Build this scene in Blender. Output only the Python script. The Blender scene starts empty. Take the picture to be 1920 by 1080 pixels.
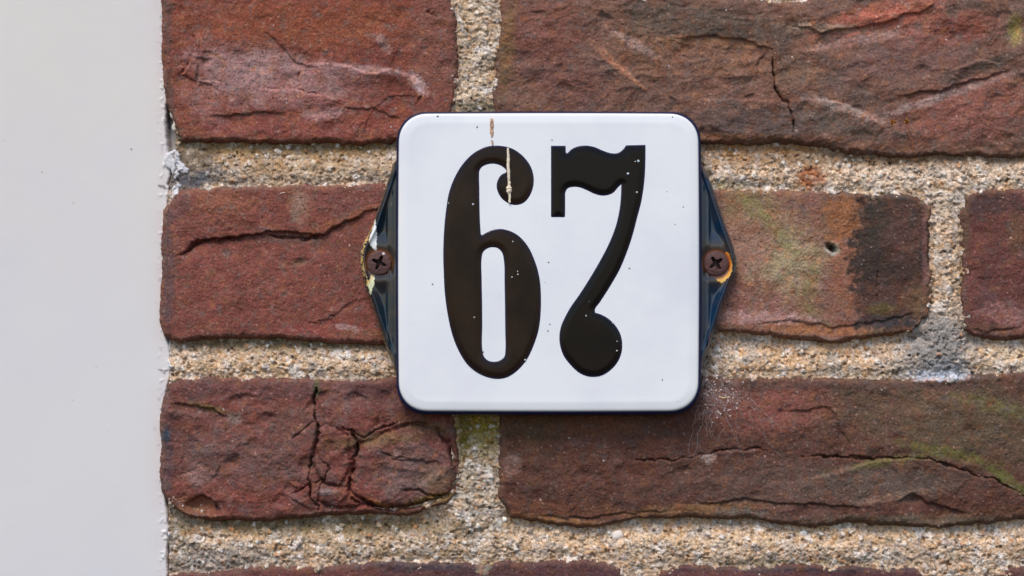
import bpy, bmesh, math, random
import numpy as np
from mathutils import Vector
from mathutils.geometry import delaunay_2d_cdt

S = 0.0002            # metres per photo pixel on the brick face
D = 1.2               # camera distance to the brick face
scn = bpy.context.scene

# ------------------------------------------------------------------ camera
cam_d = bpy.data.cameras.new('camera'); cam = bpy.data.objects.new('camera', cam_d)
scn.collection.objects.link(cam); scn.camera = cam
cam.location = (0, -D, 0); cam.rotation_euler = (math.radians(90), 0, 0)
cam_d.sensor_width = 36; cam_d.lens = 36 * D / (1920 * S)
cam_d.clip_start = 0.01; cam_d.clip_end = 200

# ------------------------------------------------------------------ light
SUN_EL, SUN_AZ = math.radians(57), math.radians(202)   # azimuth measured from +Y towards +X
w = bpy.data.worlds.new('World'); scn.world = w; w.use_nodes = True
nt = w.node_tree; nt.nodes.clear()
sky = nt.nodes.new('ShaderNodeTexSky'); sky.sky_type = 'NISHITA'; sky.sun_disc = False
sky.sun_elevation = SUN_EL; sky.sun_rotation = SUN_AZ
bg = nt.nodes.new('ShaderNodeBackground'); bg.inputs['Strength'].default_value = 0.12
wo = nt.nodes.new('ShaderNodeOutputWorld')
nt.links.new(sky.outputs[0], bg.inputs[0]); nt.links.new(bg.outputs[0], wo.inputs[0])
sl = bpy.data.lights.new('sun', 'SUN'); sl.energy = 2.0; sl.angle = math.radians(24); sl.color = (1.0, 0.94, 0.86)
so = bpy.data.objects.new('sun', sl); scn.collection.objects.link(so)
sd = Vector((math.sin(SUN_AZ) * math.cos(SUN_EL), math.cos(SUN_AZ) * math.cos(SUN_EL), math.sin(SUN_EL)))
so.rotation_euler = (-sd).to_track_quat('-Z', 'Y').to_euler()
so.location = sd * 3
scn.view_settings.view_transform = 'Standard'; scn.view_settings.look = 'None'
scn.view_settings.exposure = 0.43; scn.view_settings.gamma = 1
scn.view_settings.use_curve_mapping = False
scn.render.engine = 'CYCLES'

# ------------------------------------------------------------------ helpers
LIT = np.array([0.80, 0.80, 0.80])      # how bright a white surface reads, per channel
def A(r, g, b):
    """photo sRGB -> base colour"""
    c = np.array([r, g, b]) / 255.0
    c = np.where(c <= 0.04045, c / 12.92, ((c + 0.055) / 1.055) ** 2.4)
    return np.clip(c / LIT, 0, 0.92)

def _hash(ix, iy, seed):
    h = (ix.astype(np.int64) * 374761393 + iy.astype(np.int64) * 668265263 + seed * 974634777) & 0xffffffff
    h = ((h ^ (h >> 13)) * 1274126177) & 0xffffffff
    h = ((h ^ (h >> 16)) * 2246822519) & 0xffffffff
    return ((h ^ (h >> 15)) & 0xffffff) / float(0xffffff)

def perlin(x, y, seed=0):
    ix = np.floor(x); iy = np.floor(y); fx = x - ix; fy = y - iy
    ix = ix.astype(np.int64); iy = iy.astype(np.int64)
    u = fx * fx * fx * (fx * (fx * 6 - 15) + 10); v = fy * fy * fy * (fy * (fy * 6 - 15) + 10)
    def g(dx, dy):
        a = _hash(ix + dx, iy + dy, seed) * 6.2831853
        return np.cos(a) * (fx - dx) + np.sin(a) * (fy - dy)
    a = g(0, 0) * (1 - u) + g(1, 0) * u
    b = g(0, 1) * (1 - u) + g(1, 1) * u
    return (a * (1 - v) + b * v) * 1.5

def fbm(x, y, scale, octs=4, seed=0, gain=0.5, ridged=False):
    r = np.zeros_like(x); a = 1.0; t = 0; f = 1.0 / scale
    for o in range(octs):
        n = perlin(x * f + 13.7 * o, y * f - 7.3 * o, seed + o * 17)
        if ridged: n = 1 - 2.2 * np.abs(n)
        r += n * a; t += a; a *= gain; f *= 2.03
    return r / t

def sstep(a, b, x):
    t = np.clip((x - a) / (b - a), 0, 1); return t * t * (3 - 2 * t)

def white(x, y, seed):
    return _hash(np.floor(x), np.floor(y), seed)

def cells(x, y, size, seed):
    """nearest jittered point: distance / size, random value of that cell, second distance"""
    gx = x / size; gy = y / size; ix = np.floor(gx).astype(np.int64); iy = np.floor(gy).astype(np.int64)
    d1 = np.full(x.shape, 9.0); d2 = d1.copy(); rv = np.zeros_like(x)
    for dx in (-1, 0, 1):
        for dy in (-1, 0, 1):
            cx = ix + dx; cy = iy + dy
            px = cx + _hash(cx, cy, seed); py = cy + _hash(cx, cy, seed + 5)
            d = np.hypot(gx - px, gy - py); r = _hash(cx, cy, seed + 9)
            n = d < d1
            d2 = np.where(n, d1, np.minimum(d2, d)); rv = np.where(n, r, rv); d1 = np.where(n, d, d1)
    return d1, rv, d2

def polydist(x, y, pts, closed=False):
    """distance to a polyline and signed side of the nearest segment, and parameter 0..1"""
    P = np.array(pts, float)
    n = len(P) if closed else len(P) - 1
    best = np.full(x.shape, 1e9); side = np.zeros_like(x); par = np.zeros_like(x)
    for i in range(n):
        a = P[i]; b = P[(i + 1) % len(P)]; e = b - a; L = max(e @ e, 1e-9)
        t = np.clip(((x - a[0]) * e[0] + (y - a[1]) * e[1]) / L, 0, 1)
        dx = x - a[0] - t * e[0]; dy = y - a[1] - t * e[1]; d = dx * dx + dy * dy
        m = d < best
        best = np.where(m, d, best); side = np.where(m, e[0] * dy - e[1] * dx, side); par = np.where(m, (i + t) / n, par)
    return np.sqrt(best), side, par

def inside(x, y, pts):
    P = np.array(pts, float); r = np.zeros(x.shape, bool)
    for i in range(len(P)):
        a = P[i]; b = P[(i + 1) % len(P)]
        if a[1] == b[1]: continue
        c = ((a[1] > y) != (b[1] > y)) & (x < (b[0] - a[0]) * (y - a[1]) / (b[1] - a[1]) + a[0])
        r ^= c
    return r

def sdf(x, y, pts):
    d = polydist(x, y, pts, True)[0]
    return np.where(inside(x, y, pts), d, -d)

class FastSDF:
    """signed distance sampled on a 3 px grid, read back bilinearly"""
    def __init__(self, P, pad=70, st=3.0):
        self.lo = P.min(0) - pad; hi = P.max(0) + pad; self.st = st
        xs = np.arange(self.lo[0], hi[0], st); ys = np.arange(self.lo[1], hi[1], st); X, Y = np.meshgrid(xs, ys)
        P = P[::2] if len(P) > 60 else P
        self.g = sdf(X, Y, P)
    def __call__(self, x, y):
        g = self.g; u = np.clip((x - self.lo[0]) / self.st, 0, g.shape[1] - 1.001); v = np.clip((y - self.lo[1]) / self.st, 0, g.shape[0] - 1.001)
        i = u.astype(int); j = v.astype(int); a = u - i; b = v - j
        return (g[j, i] * (1 - a) + g[j, i + 1] * a) * (1 - b) + (g[j + 1, i] * (1 - a) + g[j + 1, i + 1] * a) * b

def window(x, y, x0, x1, y0, y1):
    """slices of a regular grid that fall inside a box"""
    xs = x[0]; ys = y[:, 0]
    i0, i1 = np.searchsorted(xs, [x0, x1]); j0, j1 = np.searchsorted(ys, [y0, y1])
    return (slice(j0, j1), slice(i0, i1)), (i1 > i0 and j1 > j0)

def smooth_poly(pts, step=3.0, corner=50):
    P = np.array(pts, float); n = len(P); out = []
    cor = []
    for i in range(n):
        a = P[i] - P[i - 1]; b = P[(i + 1) % n] - P[i]
        an = abs(math.degrees(math.atan2(a[0] * b[1] - a[1] * b[0], a @ b))); cor.append(an > corner)
    for i in range(n):
        p1 = P[i]; p2 = P[(i + 1) % n]; p0 = P[i - 1] ; p3 = P[(i + 2) % n]
        L = np.linalg.norm(p2 - p1); k = max(1, int(L / step))
        l0 = max(np.linalg.norm(p1 - p0), 1e-6); l3 = max(np.linalg.norm(p3 - p2), 1e-6)
        t1 = (p2 - p1) if cor[i] else ((p1 - p0) / l0 + (p2 - p1) / L) * L / 2
        t2 = (p2 - p1) if cor[(i + 1) % n] else ((p2 - p1) / L + (p3 - p2) / l3) * L / 2
        for j in range(k):
            t = j / k; h = t * t
            out.append((2 * t * h - 3 * h + 1) * p1 + (t * h - 2 * h + t) * t1 + (-2 * t * h + 3 * h) * p2 + (t * h - h) * t2)
    return np.array(out)

def world(px, py, base):
    k = S * (D + base) / D
    return (px - 960) * k, (540 - py) * k

def make_mesh(name, co, faces, mat, parent=None, col=None, smooth=True):
    me = bpy.data.meshes.new(name)
    co = np.asarray(co, dtype=np.float32); faces = np.asarray(faces, dtype=np.int32)
    me.vertices.add(len(co)); me.vertices.foreach_set('co', co.ravel())
    k = faces.shape[1]; m = len(faces)
    me.loops.add(m * k); me.loops.foreach_set('vertex_index', faces.ravel())
    me.polygons.add(m); me.polygons.foreach_set('loop_start', np.arange(0, m * k, k, dtype=np.int32))
    me.update(calc_edges=True)
    me.polygons.foreach_set('use_smooth', np.full(m, smooth))
    if col is not None:
        at = me.color_attributes.new('Col', 'FLOAT_COLOR', 'POINT')
        c4 = np.ones((len(co), 4), np.float32); c4[:, :3] = np.clip(col, 0, 1)
        at.data.foreach_set('color', c4.ravel())
    me.materials.append(mat)
    o = bpy.data.objects.new(name, me); scn.collection.objects.link(o)
    if parent is not None: o.parent = parent
    return o

def tag(o, label=None, cat=None, group=None, kind=None):
    if label: o['label'] = label
    if cat: o['category'] = cat
    if group: o['group'] = group
    if kind: o['kind'] = kind
    return o

def empty(name, loc):
    o = bpy.data.objects.new(name, None); o.empty_display_size = 0.02; o.location = loc
    scn.collection.objects.link(o); return o

def fix_parent(o):      # children are modelled in world space
    if o.parent: o.matrix_parent_inverse = o.parent.matrix_world.inverted()

def axis(lo, hi, flo, fhi, fine, coarse):
    a = [lo]; 
    while a[-1] < hi:
        a.append(a[-1] + (fine if flo <= a[-1] < fhi else min(coarse, max(fine, flo - a[-1]) if a[-1] < flo else coarse)))
    return np.array(a)

def grid_mesh(name, xs, ys, Y, base, col, mat, parent, keep=None):
    X, Yp = np.meshgrid(xs, ys)
    wx, wz = world(X, Yp, base)
    co = np.stack([wx, Y, wz], -1).reshape(-1, 3)
    h, wd = X.shape; idx = np.arange(h * wd).reshape(h, wd)
    # image y grows downwards: order so normals face the camera (-Y)
    f = np.stack([idx[:-1, :-1], idx[1:, :-1], idx[1:, 1:], idx[:-1, 1:]], -1)
    if keep is not None:
        kf = keep[:-1, :-1] | keep[1:, :-1] | keep[1:, 1:] | keep[:-1, 1:]
        f = f[kf]
    f = f.reshape(-1, 4)
    used = np.zeros(h * wd, bool); used[f.ravel()] = True
    remap = np.cumsum(used) - 1
    return make_mesh(name, co[used], remap[f], mat, parent, col.reshape(-1, 3)[used])

def cdt_mesh(name, loops, step, hfun, cfun, mat, parent, base, skirt=None):
    """polygon(s) with holes -> triangulated height field. hfun(x,y,dist)->y, cfun->(n,3)"""
    pts = []; edges = []
    for lp in loops:
        s = len(pts); pts += [tuple(p) for p in lp]
        edges += [(s + i, s + (i + 1) % len(lp)) for i in range(len(lp))]
    B = np.array(pts); lo = B.min(0); hi = B.max(0)
    gx, gy = np.meshgrid(np.arange(lo[0], hi[0], step), np.arange(lo[1], hi[1], step)); gx = gx + (np.arange(gx.shape[0]) % 2)[:, None] * step * .5
    gx = gx.ravel(); gy = gy.ravel()
    d = sdf(gx, gy, loops[0])
    for lp in loops[1:]: d = np.minimum(d, -sdf(gx, gy, lp))
    m = d > step * 0.55
    pts += list(zip(gx[m], gy[m]))
    r = delaunay_2d_cdt([Vector(p) for p in pts], edges, [], 2 if len(loops) > 1 else 1, 1e-5)
    V = np.array([tuple(v) for v in r[0]]); F = np.array([t for t in r[2] if len(t) == 3])
    cen = V[F].mean(1); ok = inside(cen[:, 0], cen[:, 1], loops[0])
    for lp in loops[1:]: ok &= ~inside(cen[:, 0], cen[:, 1], lp)
    F = F[ok]
    dd = sdf(V[:, 0], V[:, 1], loops[0])
    for lp in loops[1:]: dd = np.minimum(dd, -sdf(V[:, 0], V[:, 1], lp))
    dd = np.maximum(dd, 0)
    Y = hfun(V[:, 0], V[:, 1], dd); wx, wz = world(V[:, 0], V[:, 1], base)
    co = np.stack([wx, Y, wz], -1)
    a = co[F[:, 1]] - co[F[:, 0]]; b = co[F[:, 2]] - co[F[:, 0]]
    n = a[:, 2] * b[:, 0] - a[:, 0] * b[:, 2]
    F[n > 0] = F[n > 0][:, ::-1]
    C = cfun(V[:, 0], V[:, 1], dd)
    if skirt is not None:      # side walls running back to depth 'skirt'
        k = len(co); ec = {}
        for t in F:
            for i in range(3): ec[(t[i], t[(i + 1) % 3])] = 1
        bd = [(a_, b_) for (a_, b_) in ec if (b_, a_) not in ec]
        vs = sorted({v for e in bd for v in e}); mp = {v: k + i for i, v in enumerate(vs)}
        ext = co[vs].copy(); ext[:, 1] = skirt
        co = np.vstack([co, ext]); C = np.vstack([C, C[vs]])
        nf = [];
        for a_, b_ in bd: nf += [(b_, a_, mp[a_]), (b_, mp[a_], mp[b_])]
        F = np.vstack([F, np.array(nf)])
    return make_mesh(name, co, F, mat, parent, C)

def tube(paths, rad, sides=5):
    """list of 3D polylines -> verts, quads"""
    V = []; F = []
    for p, r in paths:
        p = np.array(p, float); n = len(p); s = len(V)
        t = np.gradient(p, axis=0); t /= np.maximum(np.linalg.norm(t, axis=1), 1e-9)[:, None]
        up = np.array([0, 1, 0]) if abs(t[0][1]) < .9 else np.array([1, 0, 0])
        for i in range(n):
            a = np.cross(t[i], up); a /= max(np.linalg.norm(a), 1e-9); b = np.cross(t[i], a)
            rr = (r[i] if hasattr(r, '__len__') else r) * rad
            for k in range(sides):
                q = 2 * math.pi * k / sides; V.append(p[i] + (math.cos(q) * a + math.sin(q) * b) * rr)
        for i in range(n - 1):
            for k in range(sides):
                k2 = (k + 1) % sides
                F.append((s + i * sides + k, s + i * sides + k2, s + (i + 1) * sides + k2, s + (i + 1) * sides + k))
    return np.array(V), np.array(F)

# ------------------------------------------------------------------ materials
def new_mat(name, rough=0.85, spec=0.4):
    m = bpy.data.materials.new(name); m.use_nodes = True; t = m.node_tree
    b = t.nodes['Principled BSDF']; b.inputs['Roughness'].default_value = rough
    b.inputs['Specular IOR Level'].default_value = spec
    return m, t, b

def node(t, ty, **kw):
    n = t.nodes.new(ty)
    for k, v in kw.items(): setattr(n, k, v)
    return n

def grainy(name, rough, spec, nscale, lo, hi, bump_scale, bump, bump_dist, rough_var=0.1):
    """colour attribute x fine noise, with a fine bump"""
    m, t, b = new_mat(name, rough, spec); L = t.links
    at = node(t, 'ShaderNodeAttribute', attribute_name='Col'); tc = node(t, 'ShaderNodeTexCoord')
    n = node(t, 'ShaderNodeTexNoise'); n.inputs['Scale'].default_value = nscale; n.inputs['Detail'].default_value = 3; n.inputs['Roughness'].default_value = .7
    L.new(tc.outputs['Object'], n.inputs['Vector'])
    mr = node(t, 'ShaderNodeMapRange'); mr.inputs['From Min'].default_value = .3; mr.inputs['From Max'].default_value = .7
    mr.inputs['To Min'].default_value = lo; mr.inputs['To Max'].default_value = hi; L.new(n.outputs['Fac'], mr.inputs['Value'])
    mx = node(t, 'ShaderNodeVectorMath', operation='SCALE'); L.new(at.outputs['Color'], mx.inputs[0]); L.new(mr.outputs[0], mx.inputs['Scale'])
    L.new(mx.outputs[0], b.inputs['Base Color'])
    n2 = node(t, 'ShaderNodeTexNoise'); n2.inputs['Scale'].default_value = bump_scale; n2.inputs['Detail'].default_value = 4; n2.inputs['Roughness'].default_value = .65
    L.new(tc.outputs['Object'], n2.inputs['Vector'])
    bp = node(t, 'ShaderNodeBump'); bp.inputs['Strength'].default_value = bump; bp.inputs['Distance'].default_value = bump_dist
    L.new(n2.outputs['Fac'], bp.inputs['Height']); L.new(bp.outputs[0], b.inputs['Normal'])
    r2 = node(t, 'ShaderNodeMapRange'); r2.inputs['To Min'].default_value = rough - rough_var; r2.inputs['To Max'].default_value = min(1, rough + rough_var)
    L.new(n2.outputs['Fac'], r2.inputs['Value']); L.new(r2.outputs[0], b.inputs['Roughness'])
    return m

MB = grainy('brick_clay', .8, .35, 1500, .72, 1.30, 900, .9, .0006)
MM = grainy('lime_mortar', .92, .25, 1300, .72, 1.25, 800, .9, .0006)

def specked(name, base, rough, spec, speck_col, cell, size, frac, blot=None, blot_scale=25, blot_amt=.4, bump=.05, bscale=60, coat=0, use_attr=False):
    m, t, b = new_mat(name, rough, spec); L = t.links
    tc = node(t, 'ShaderNodeTexCoord')
    if use_attr:
        at = node(t, 'ShaderNodeAttribute', attribute_name='Col'); cur = at.outputs['Color']
    else:
        rgb = node(t, 'ShaderNodeRGB'); rgb.outputs[0].default_value = (*base, 1); cur = rgb.outputs[0]
    if blot is not None:
        n = node(t, 'ShaderNodeTexNoise'); n.inputs['Scale'].default_value = blot_scale; n.inputs['Detail'].default_value = 6; n.inputs['Roughness'].default_value = .6
        L.new(tc.outputs['Object'], n.inputs['Vector'])
        mr = node(t, 'ShaderNodeMapRange'); mr.inputs['From Min'].default_value = .45; mr.inputs['From Max'].default_value = .75; mr.inputs['To Max'].default_value = blot_amt
        L.new(n.outputs['Fac'], mr.inputs['Value'])
        mx = node(t, 'ShaderNodeMix', data_type='RGBA'); L.new(mr.outputs[0], mx.inputs[0]); L.new(cur, mx.inputs[6]); mx.inputs[7].default_value = (*blot, 1); cur = mx.outputs[2]
    for (cl, sz, fr, sc) in ((cell, size, frac, speck_col),) if not isinstance(cell, list) else cell:
        v = node(t, 'ShaderNodeTexVoronoi'); v.inputs['Scale'].default_value = cl; L.new(tc.outputs['Object'], v.inputs['Vector'])
        sx = node(t, 'ShaderNodeSeparateColor'); L.new(v.outputs['Color'], sx.inputs[0])
        ml = node(t, 'ShaderNodeMath', operation='MULTIPLY'); L.new(sx.outputs[1], ml.inputs[0]); ml.inputs[1].default_value = sz
        lt = node(t, 'ShaderNodeMath', operation='LESS_THAN'); L.new(v.outputs['Distance'], lt.inputs[0]); L.new(ml.outputs[0], lt.inputs[1])
        pk = node(t, 'ShaderNodeMath', operation='LESS_THAN'); L.new(sx.outputs[0], pk.inputs[0]); pk.inputs[1].default_value = fr
        am = node(t, 'ShaderNodeMath', operation='MULTIPLY'); L.new(lt.outputs[0], am.inputs[0]); L.new(pk.outputs[0], am.inputs[1])
        a2 = node(t, 'ShaderNodeMath', operation='MULTIPLY'); L.new(am.outputs[0], a2.inputs[0]); L.new(sx.outputs[2], a2.inputs[1])
        mx = node(t, 'ShaderNodeMix', data_type='RGBA'); L.new(a2.outputs[0], mx.inputs[0]); L.new(cur, mx.inputs[6]); mx.inputs[7].default_value = (*sc, 1); cur = mx.outputs[2]
    L.new(cur, b.inputs['Base Color'])
    n2 = node(t, 'ShaderNodeTexNoise'); n2.inputs['Scale'].default_value = bscale; n2.inputs['Detail'].default_value = 5
    L.new(tc.outputs['Object'], n2.inputs['Vector'])
    bp = node(t, 'ShaderNodeBump'); bp.inputs['Strength'].default_value = bump; bp.inputs['Distance'].default_value = .001
    L.new(n2.outputs['Fac'], bp.inputs['Height']); L.new(bp.outputs[0], b.inputs['Normal'])
    b.inputs['Coat Weight'].default_value = coat; b.inputs['Coat Roughness'].default_value = .08
    return m

M_FRAME = specked('white_gloss_paint', A(210, 207, 213), .5, .3, None, [(90, .10, .35, A(90, 85, 85)), (230, .13, .10, A(110, 100, 95))], 0, 0,
                  blot=A(200, 197, 206), blot_scale=12, blot_amt=.5, bump=.07, bscale=200, use_attr=True)
M_WHITE = specked('white_enamel', A(222, 226, 238), .22, .4, None, [(140, .07, .16, A(120, 110, 105)), (330, .12, .03, A(90, 85, 85))], 0, 0,
                  blot=A(206, 206, 214), blot_scale=22, blot_amt=.8, bump=.22, bscale=38, use_attr=True)
M_DIGIT = specked('black_enamel', A(40, 32, 28), .16, .16, None, [(420, .12, .04, A(120, 110, 100)), (180, .06, .02, A(180, 180, 180))], 0, 0,
                  bump=.05, bscale=60, use_attr=True)
M_NAVY = specked('navy_enamel', A(36, 38, 62), .35, .25, None, [(330, .14, .15, A(150, 150, 160))], 0, 0, bump=.08, bscale=90, use_attr=True)
M_TAB = specked('dark_blue_enamel', A(30, 45, 60), .16, .6, None, [(420, .14, .12, A(160, 160, 160))], 0, 0, bump=.08, bscale=80, coat=.15, use_attr=True)
M_RUST = grainy('rusty_steel', .7, .4, 1600, .7, 1.3, 1100, .8, .0004)
M_STONE = grainy('pebble_stone', .6, .4, 900, .85, 1.15, 700, .4, .0003)
M_CREAM = grainy('dried_cream_paint', .7, .3, 1500, .85, 1.1, 900, .5, .0003)
M_DRY = grainy('dried_plant', .8, .2, 1500, .7, 1.3, 1000, .4, .0003)
M_WEB, _t, _b = new_mat('spider_silk', .5, .5); _b.inputs['Base Color'].default_value = (.62, .60, .60, 1)

# ------------------------------------------------------------------ brick outlines (photo pixels)
BR = {
 'a': [(307,-12),(306,60),(308,130),(313,175),(328,225),(342,262),(375,262),(440,261),(520,263),(600,264),(680,265),(750,262),(800,250),(838,225),(851,190),(853,120),(852,60),(850,15),(835,-10),(700,-14),(500,-14)],
 'b': [(944,-6),(938,20),(937,90),(931,150),(930,190),(940,235),(970,258),(1060,262),(1180,262),(1300,264),(1400,266),(1480,264),(1540,270),(1600,284),(1680,290),(1760,284),(1840,288),(1920,290),(2040,288),(2052,250),(2052,30),(2040,-6),(1920,-8),(1700,-6),(1560,-4),(1500,5),(1450,6),(1380,-4),(1200,-8)],
 'c': [(309,395),(312,372),(335,362),(400,353),(500,352),(620,350),(740,347),(860,348),(895,356),(900,400),(900,580),(890,622),(840,638),(740,640),(660,640),(560,632),(440,630),(370,632),(325,636),(309,625),(307,520)],
 'd': [(1010,352),(1200,356),(1340,358),(1480,360),(1560,363),(1640,368),(1722,370),(1738,378),(1741,420),(1740,520),(1740,590),(1725,608),(1660,626),(1590,636),(1520,636),(1450,628),(1380,618),(1200,620),(1010,630),(990,600),(986,390)],
 'e': [(1812,372),(1830,362),(1920,360),(2200,358),(2350,362),(2358,400),(2356,600),(2340,632),(2100,634),(1920,630),(1870,634),(1835,628),(1812,616),(1806,560),(1808,450)],
 'f': [(316,722),(340,714),(450,713),(560,715),(700,714),(830,716),(848,740),(850,800),(857,860),(858,905),(848,935),(800,952),(745,966),(690,958),(640,964),(580,962),(500,972),(420,972),(370,968),(335,955),(312,930),(303,900),(305,820),(306,770)],
 'g': [(945,722),(1000,714),(1150,714),(1330,712),(1440,712),(1560,712),(1640,714),(1740,712),(1820,708),(1920,702),(2080,700),(2096,730),(2096,940),(2080,972),(1920,968),(1800,982),(1700,984),(1600,976),(1500,984),(1420,970),(1340,968),(1240,966),(1165,974),(1125,986),(1070,984),(1010,974),(960,966),(942,950),(936,900),(942,850),(940,790)],
 'h': [(312,1085),(350,1076),(430,1076),(470,1068),(560,1064),(700,1058),(830,1056),(900,1058),(980,1056),(1080,1054),(1140,1056),(1160,1068),(1164,1120),(1162,1320),(1140,1334),(700,1334),(330,1334),(310,1310),(308,1150)],
 'i': [(1240,1072),(1270,1066),(1360,1066),(1480,1064),(1580,1066),(1680,1068),(1730,1076),(1738,1110),(1738,1320),(1715,1336),(1260,1336),(1236,1320),(1232,1130)],
 'j': [(1862,1084),(1885,1072),(1960,1070),(2330,1072),(2350,1085),(2352,1320),(2330,1334),(1880,1334),(1860,1310)],
 'k': [(310,-370),(850,-372),(1130,-370),(1142,-350),(1142,-110),(1130,-94),(700,-92),(312,-94)],
 'l': [(1235,-372),(1240,-380),(2330,-376),(2348,-350),(2348,-110),(2330,-94),(1600,-92),(1250,-94),(1232,-120)],
 'm': [(2140,-6),(2350,-6),(2356,285),(2140,288)],
 'n': [(2185,705),(2350,702),(2356,970),(2185,972)],
}
def warp(x, y):
    return x + 8.0 * fbm(x, y, 55, 5, 901, .7) , y + 9.5 * fbm(x, y, 60, 5, 955, .68)
POLY = {k: smooth_poly(v, 14, 70) for k, v in BR.items()}
FSD = {k: FastSDF(v) for k, v in POLY.items()}

# ---- feature tools (all in photo pixels; height in millimetres, positive = towards the viewer)
def jit(x, y, a=4, sc=18, seed=31):
    return x + a * fbm(x, y, sc, 3, seed), y + a * fbm(x, y, sc, 3, seed + 3)

def crack(x, y, H, pts, w, depth, ja=5):
    q = np.array(pts); m = w * 4 + ja * 2; sl, ok = window(x, y, q[:, 0].min() - m, q[:, 0].max() + m, q[:, 1].min() - m, q[:, 1].max() + m)
    if not ok: return H
    H = H.copy(); H[sl] = _crack(x[sl], y[sl], H[sl], pts, w, depth, ja); return H
def _crack(x, y, H, pts, w, depth, ja=5):
    jx, jy = jit(x, y, ja + 3, 22, 77); jx, jy = jit(jx, jy, 1.7, 6, 79); d, s, p = polydist(jx, jy, pts)
    w = w * (.75 + .5 * fbm(x, y, 18, 3, 83) * 1.6)
    w = np.maximum(w, .8)
    taper = np.clip(np.minimum(p, 1 - p) * 9, .35, 1)
    return H - depth * np.exp(-(d / (w * .72 * taper)) ** 2 * .9) * taper * (.55 + .6 * sstep(-.25, .2, fbm(x, y, 26, 3, 87)))

def ledge(x, y, H, pts, h, fall, ja=7, soft=2.5):
    """raised shelf: material stands proud on the right-hand side (image) of the path, fading away from it"""
    q = np.array(pts); m = fall * 3 + 20; sl, ok = window(x, y, q[:, 0].min() - m, q[:, 0].max() + m, q[:, 1].min() - m, q[:, 1].max() + m)
    if not ok: return H
    H = H.copy(); H[sl] = _ledge(x[sl], y[sl], H[sl], pts, h, fall, ja, soft); return H
def _ledge(x, y, H, pts, h, fall, ja=7, soft=2.5):
    jx, jy = jit(x, y, ja, 30, 91); d, s, p = polydist(jx, jy, pts)
    sd_ = np.where(s > 0, d, -d)
    e = np.clip(np.minimum(p, 1 - p) * 6, 0, 1)
    return H + h * e * sstep(-soft, soft, sd_) * np.exp(-np.maximum(sd_, 0) / fall)

def lump(x, y, H, cx, cy, rx, ry, rot, h, p=2):
    c, s_ = math.cos(math.radians(rot)), math.sin(math.radians(rot))
    u = ((x - cx) * c + (y - cy) * s_) / rx; v = (-(x - cx) * s_ + (y - cy) * c) / ry
    return H + h * np.exp(-(u * u + v * v) ** (p / 2))

def chunk(x, y, H, pts, h, dome=38, groove=2.2, gw=4.0):
    """broken lump standing proud, rounded off towards a groove all round it"""
    q = np.array(pts); sl, ok = window(x, y, q[:, 0].min() - 20, q[:, 0].max() + 20, q[:, 1].min() - 20, q[:, 1].max() + 20)
    if not ok: return H
    H = H.copy(); jx, jy = jit(x[sl], y[sl], 7, 24, 77); jx, jy = jit(jx, jy, 1.7, 6, 79)
    d = sdf(jx, jy, smooth_poly(pts, 14, 70)); t = np.clip(d / dome, 0, 1)
    g = .35 + .9 * sstep(-.3, .25, fbm(jx, jy, 40, 3, 85))
    H[sl] = H[sl] + h * np.sqrt(1 - (1 - t) ** 2) * (.8 + .5 * fbm(jx, jy, 40, 3, 86)) - groove * g * np.exp(-((d + 1.5) / gw) ** 2); return H

def blot(x, y, C, cx, cy, rx, ry, rot, colr, amt, ns=30, edge=.5, seed=5, speck=0):
    c, s_ = math.cos(math.radians(rot)), math.sin(math.radians(rot))
    k = 1 + edge + .5; ex = k * math.hypot(rx * c, ry * s_); ey = k * math.hypot(rx * s_, ry * c)
    sl, ok = window(x, y, cx - ex, cx + ex, cy - ey, cy + ey)
    if not ok: return C
    C[sl] = _blot(x[sl], y[sl], C[sl], cx, cy, rx, ry, c, s_, colr, amt, ns, edge, seed, speck); return C
def _blot(x, y, C, cx, cy, rx, ry, c, s_, colr, amt, ns, edge, seed, speck):
    u = ((x - cx) * c + (y - cy) * s_) / rx; v = (-(x - cx) * s_ + (y - cy) * c) / ry
    r = np.sqrt(u * u + v * v) + .8 * fbm(x, y, ns, 5, seed, .65)
    a = amt * sstep(1 + edge, 1 - edge, r)
    if speck: a = a * sstep(speck - .25, speck + .25, .5 + .5 * fbm(x, y, 5, 3, seed + 40, .8) + .35 * (a / max(amt, .01)) - .15)
    a = a[..., None]
    return C * (1 - a) + A(*colr) * a

def line_col(x, y, C, pts, w, colr, amt, ja=5):
    jx, jy = jit(x, y, ja, 16, 77); d, s, p = polydist(jx, jy, pts)
    a = (amt * np.exp(-(d / w) ** 2) * (0.6 + .6 * fbm(x, y, 14, 3, 19)))[..., None]; a = np.clip(a, 0, 1)
    return C * (1 - a) + A(*colr) * a

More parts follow.
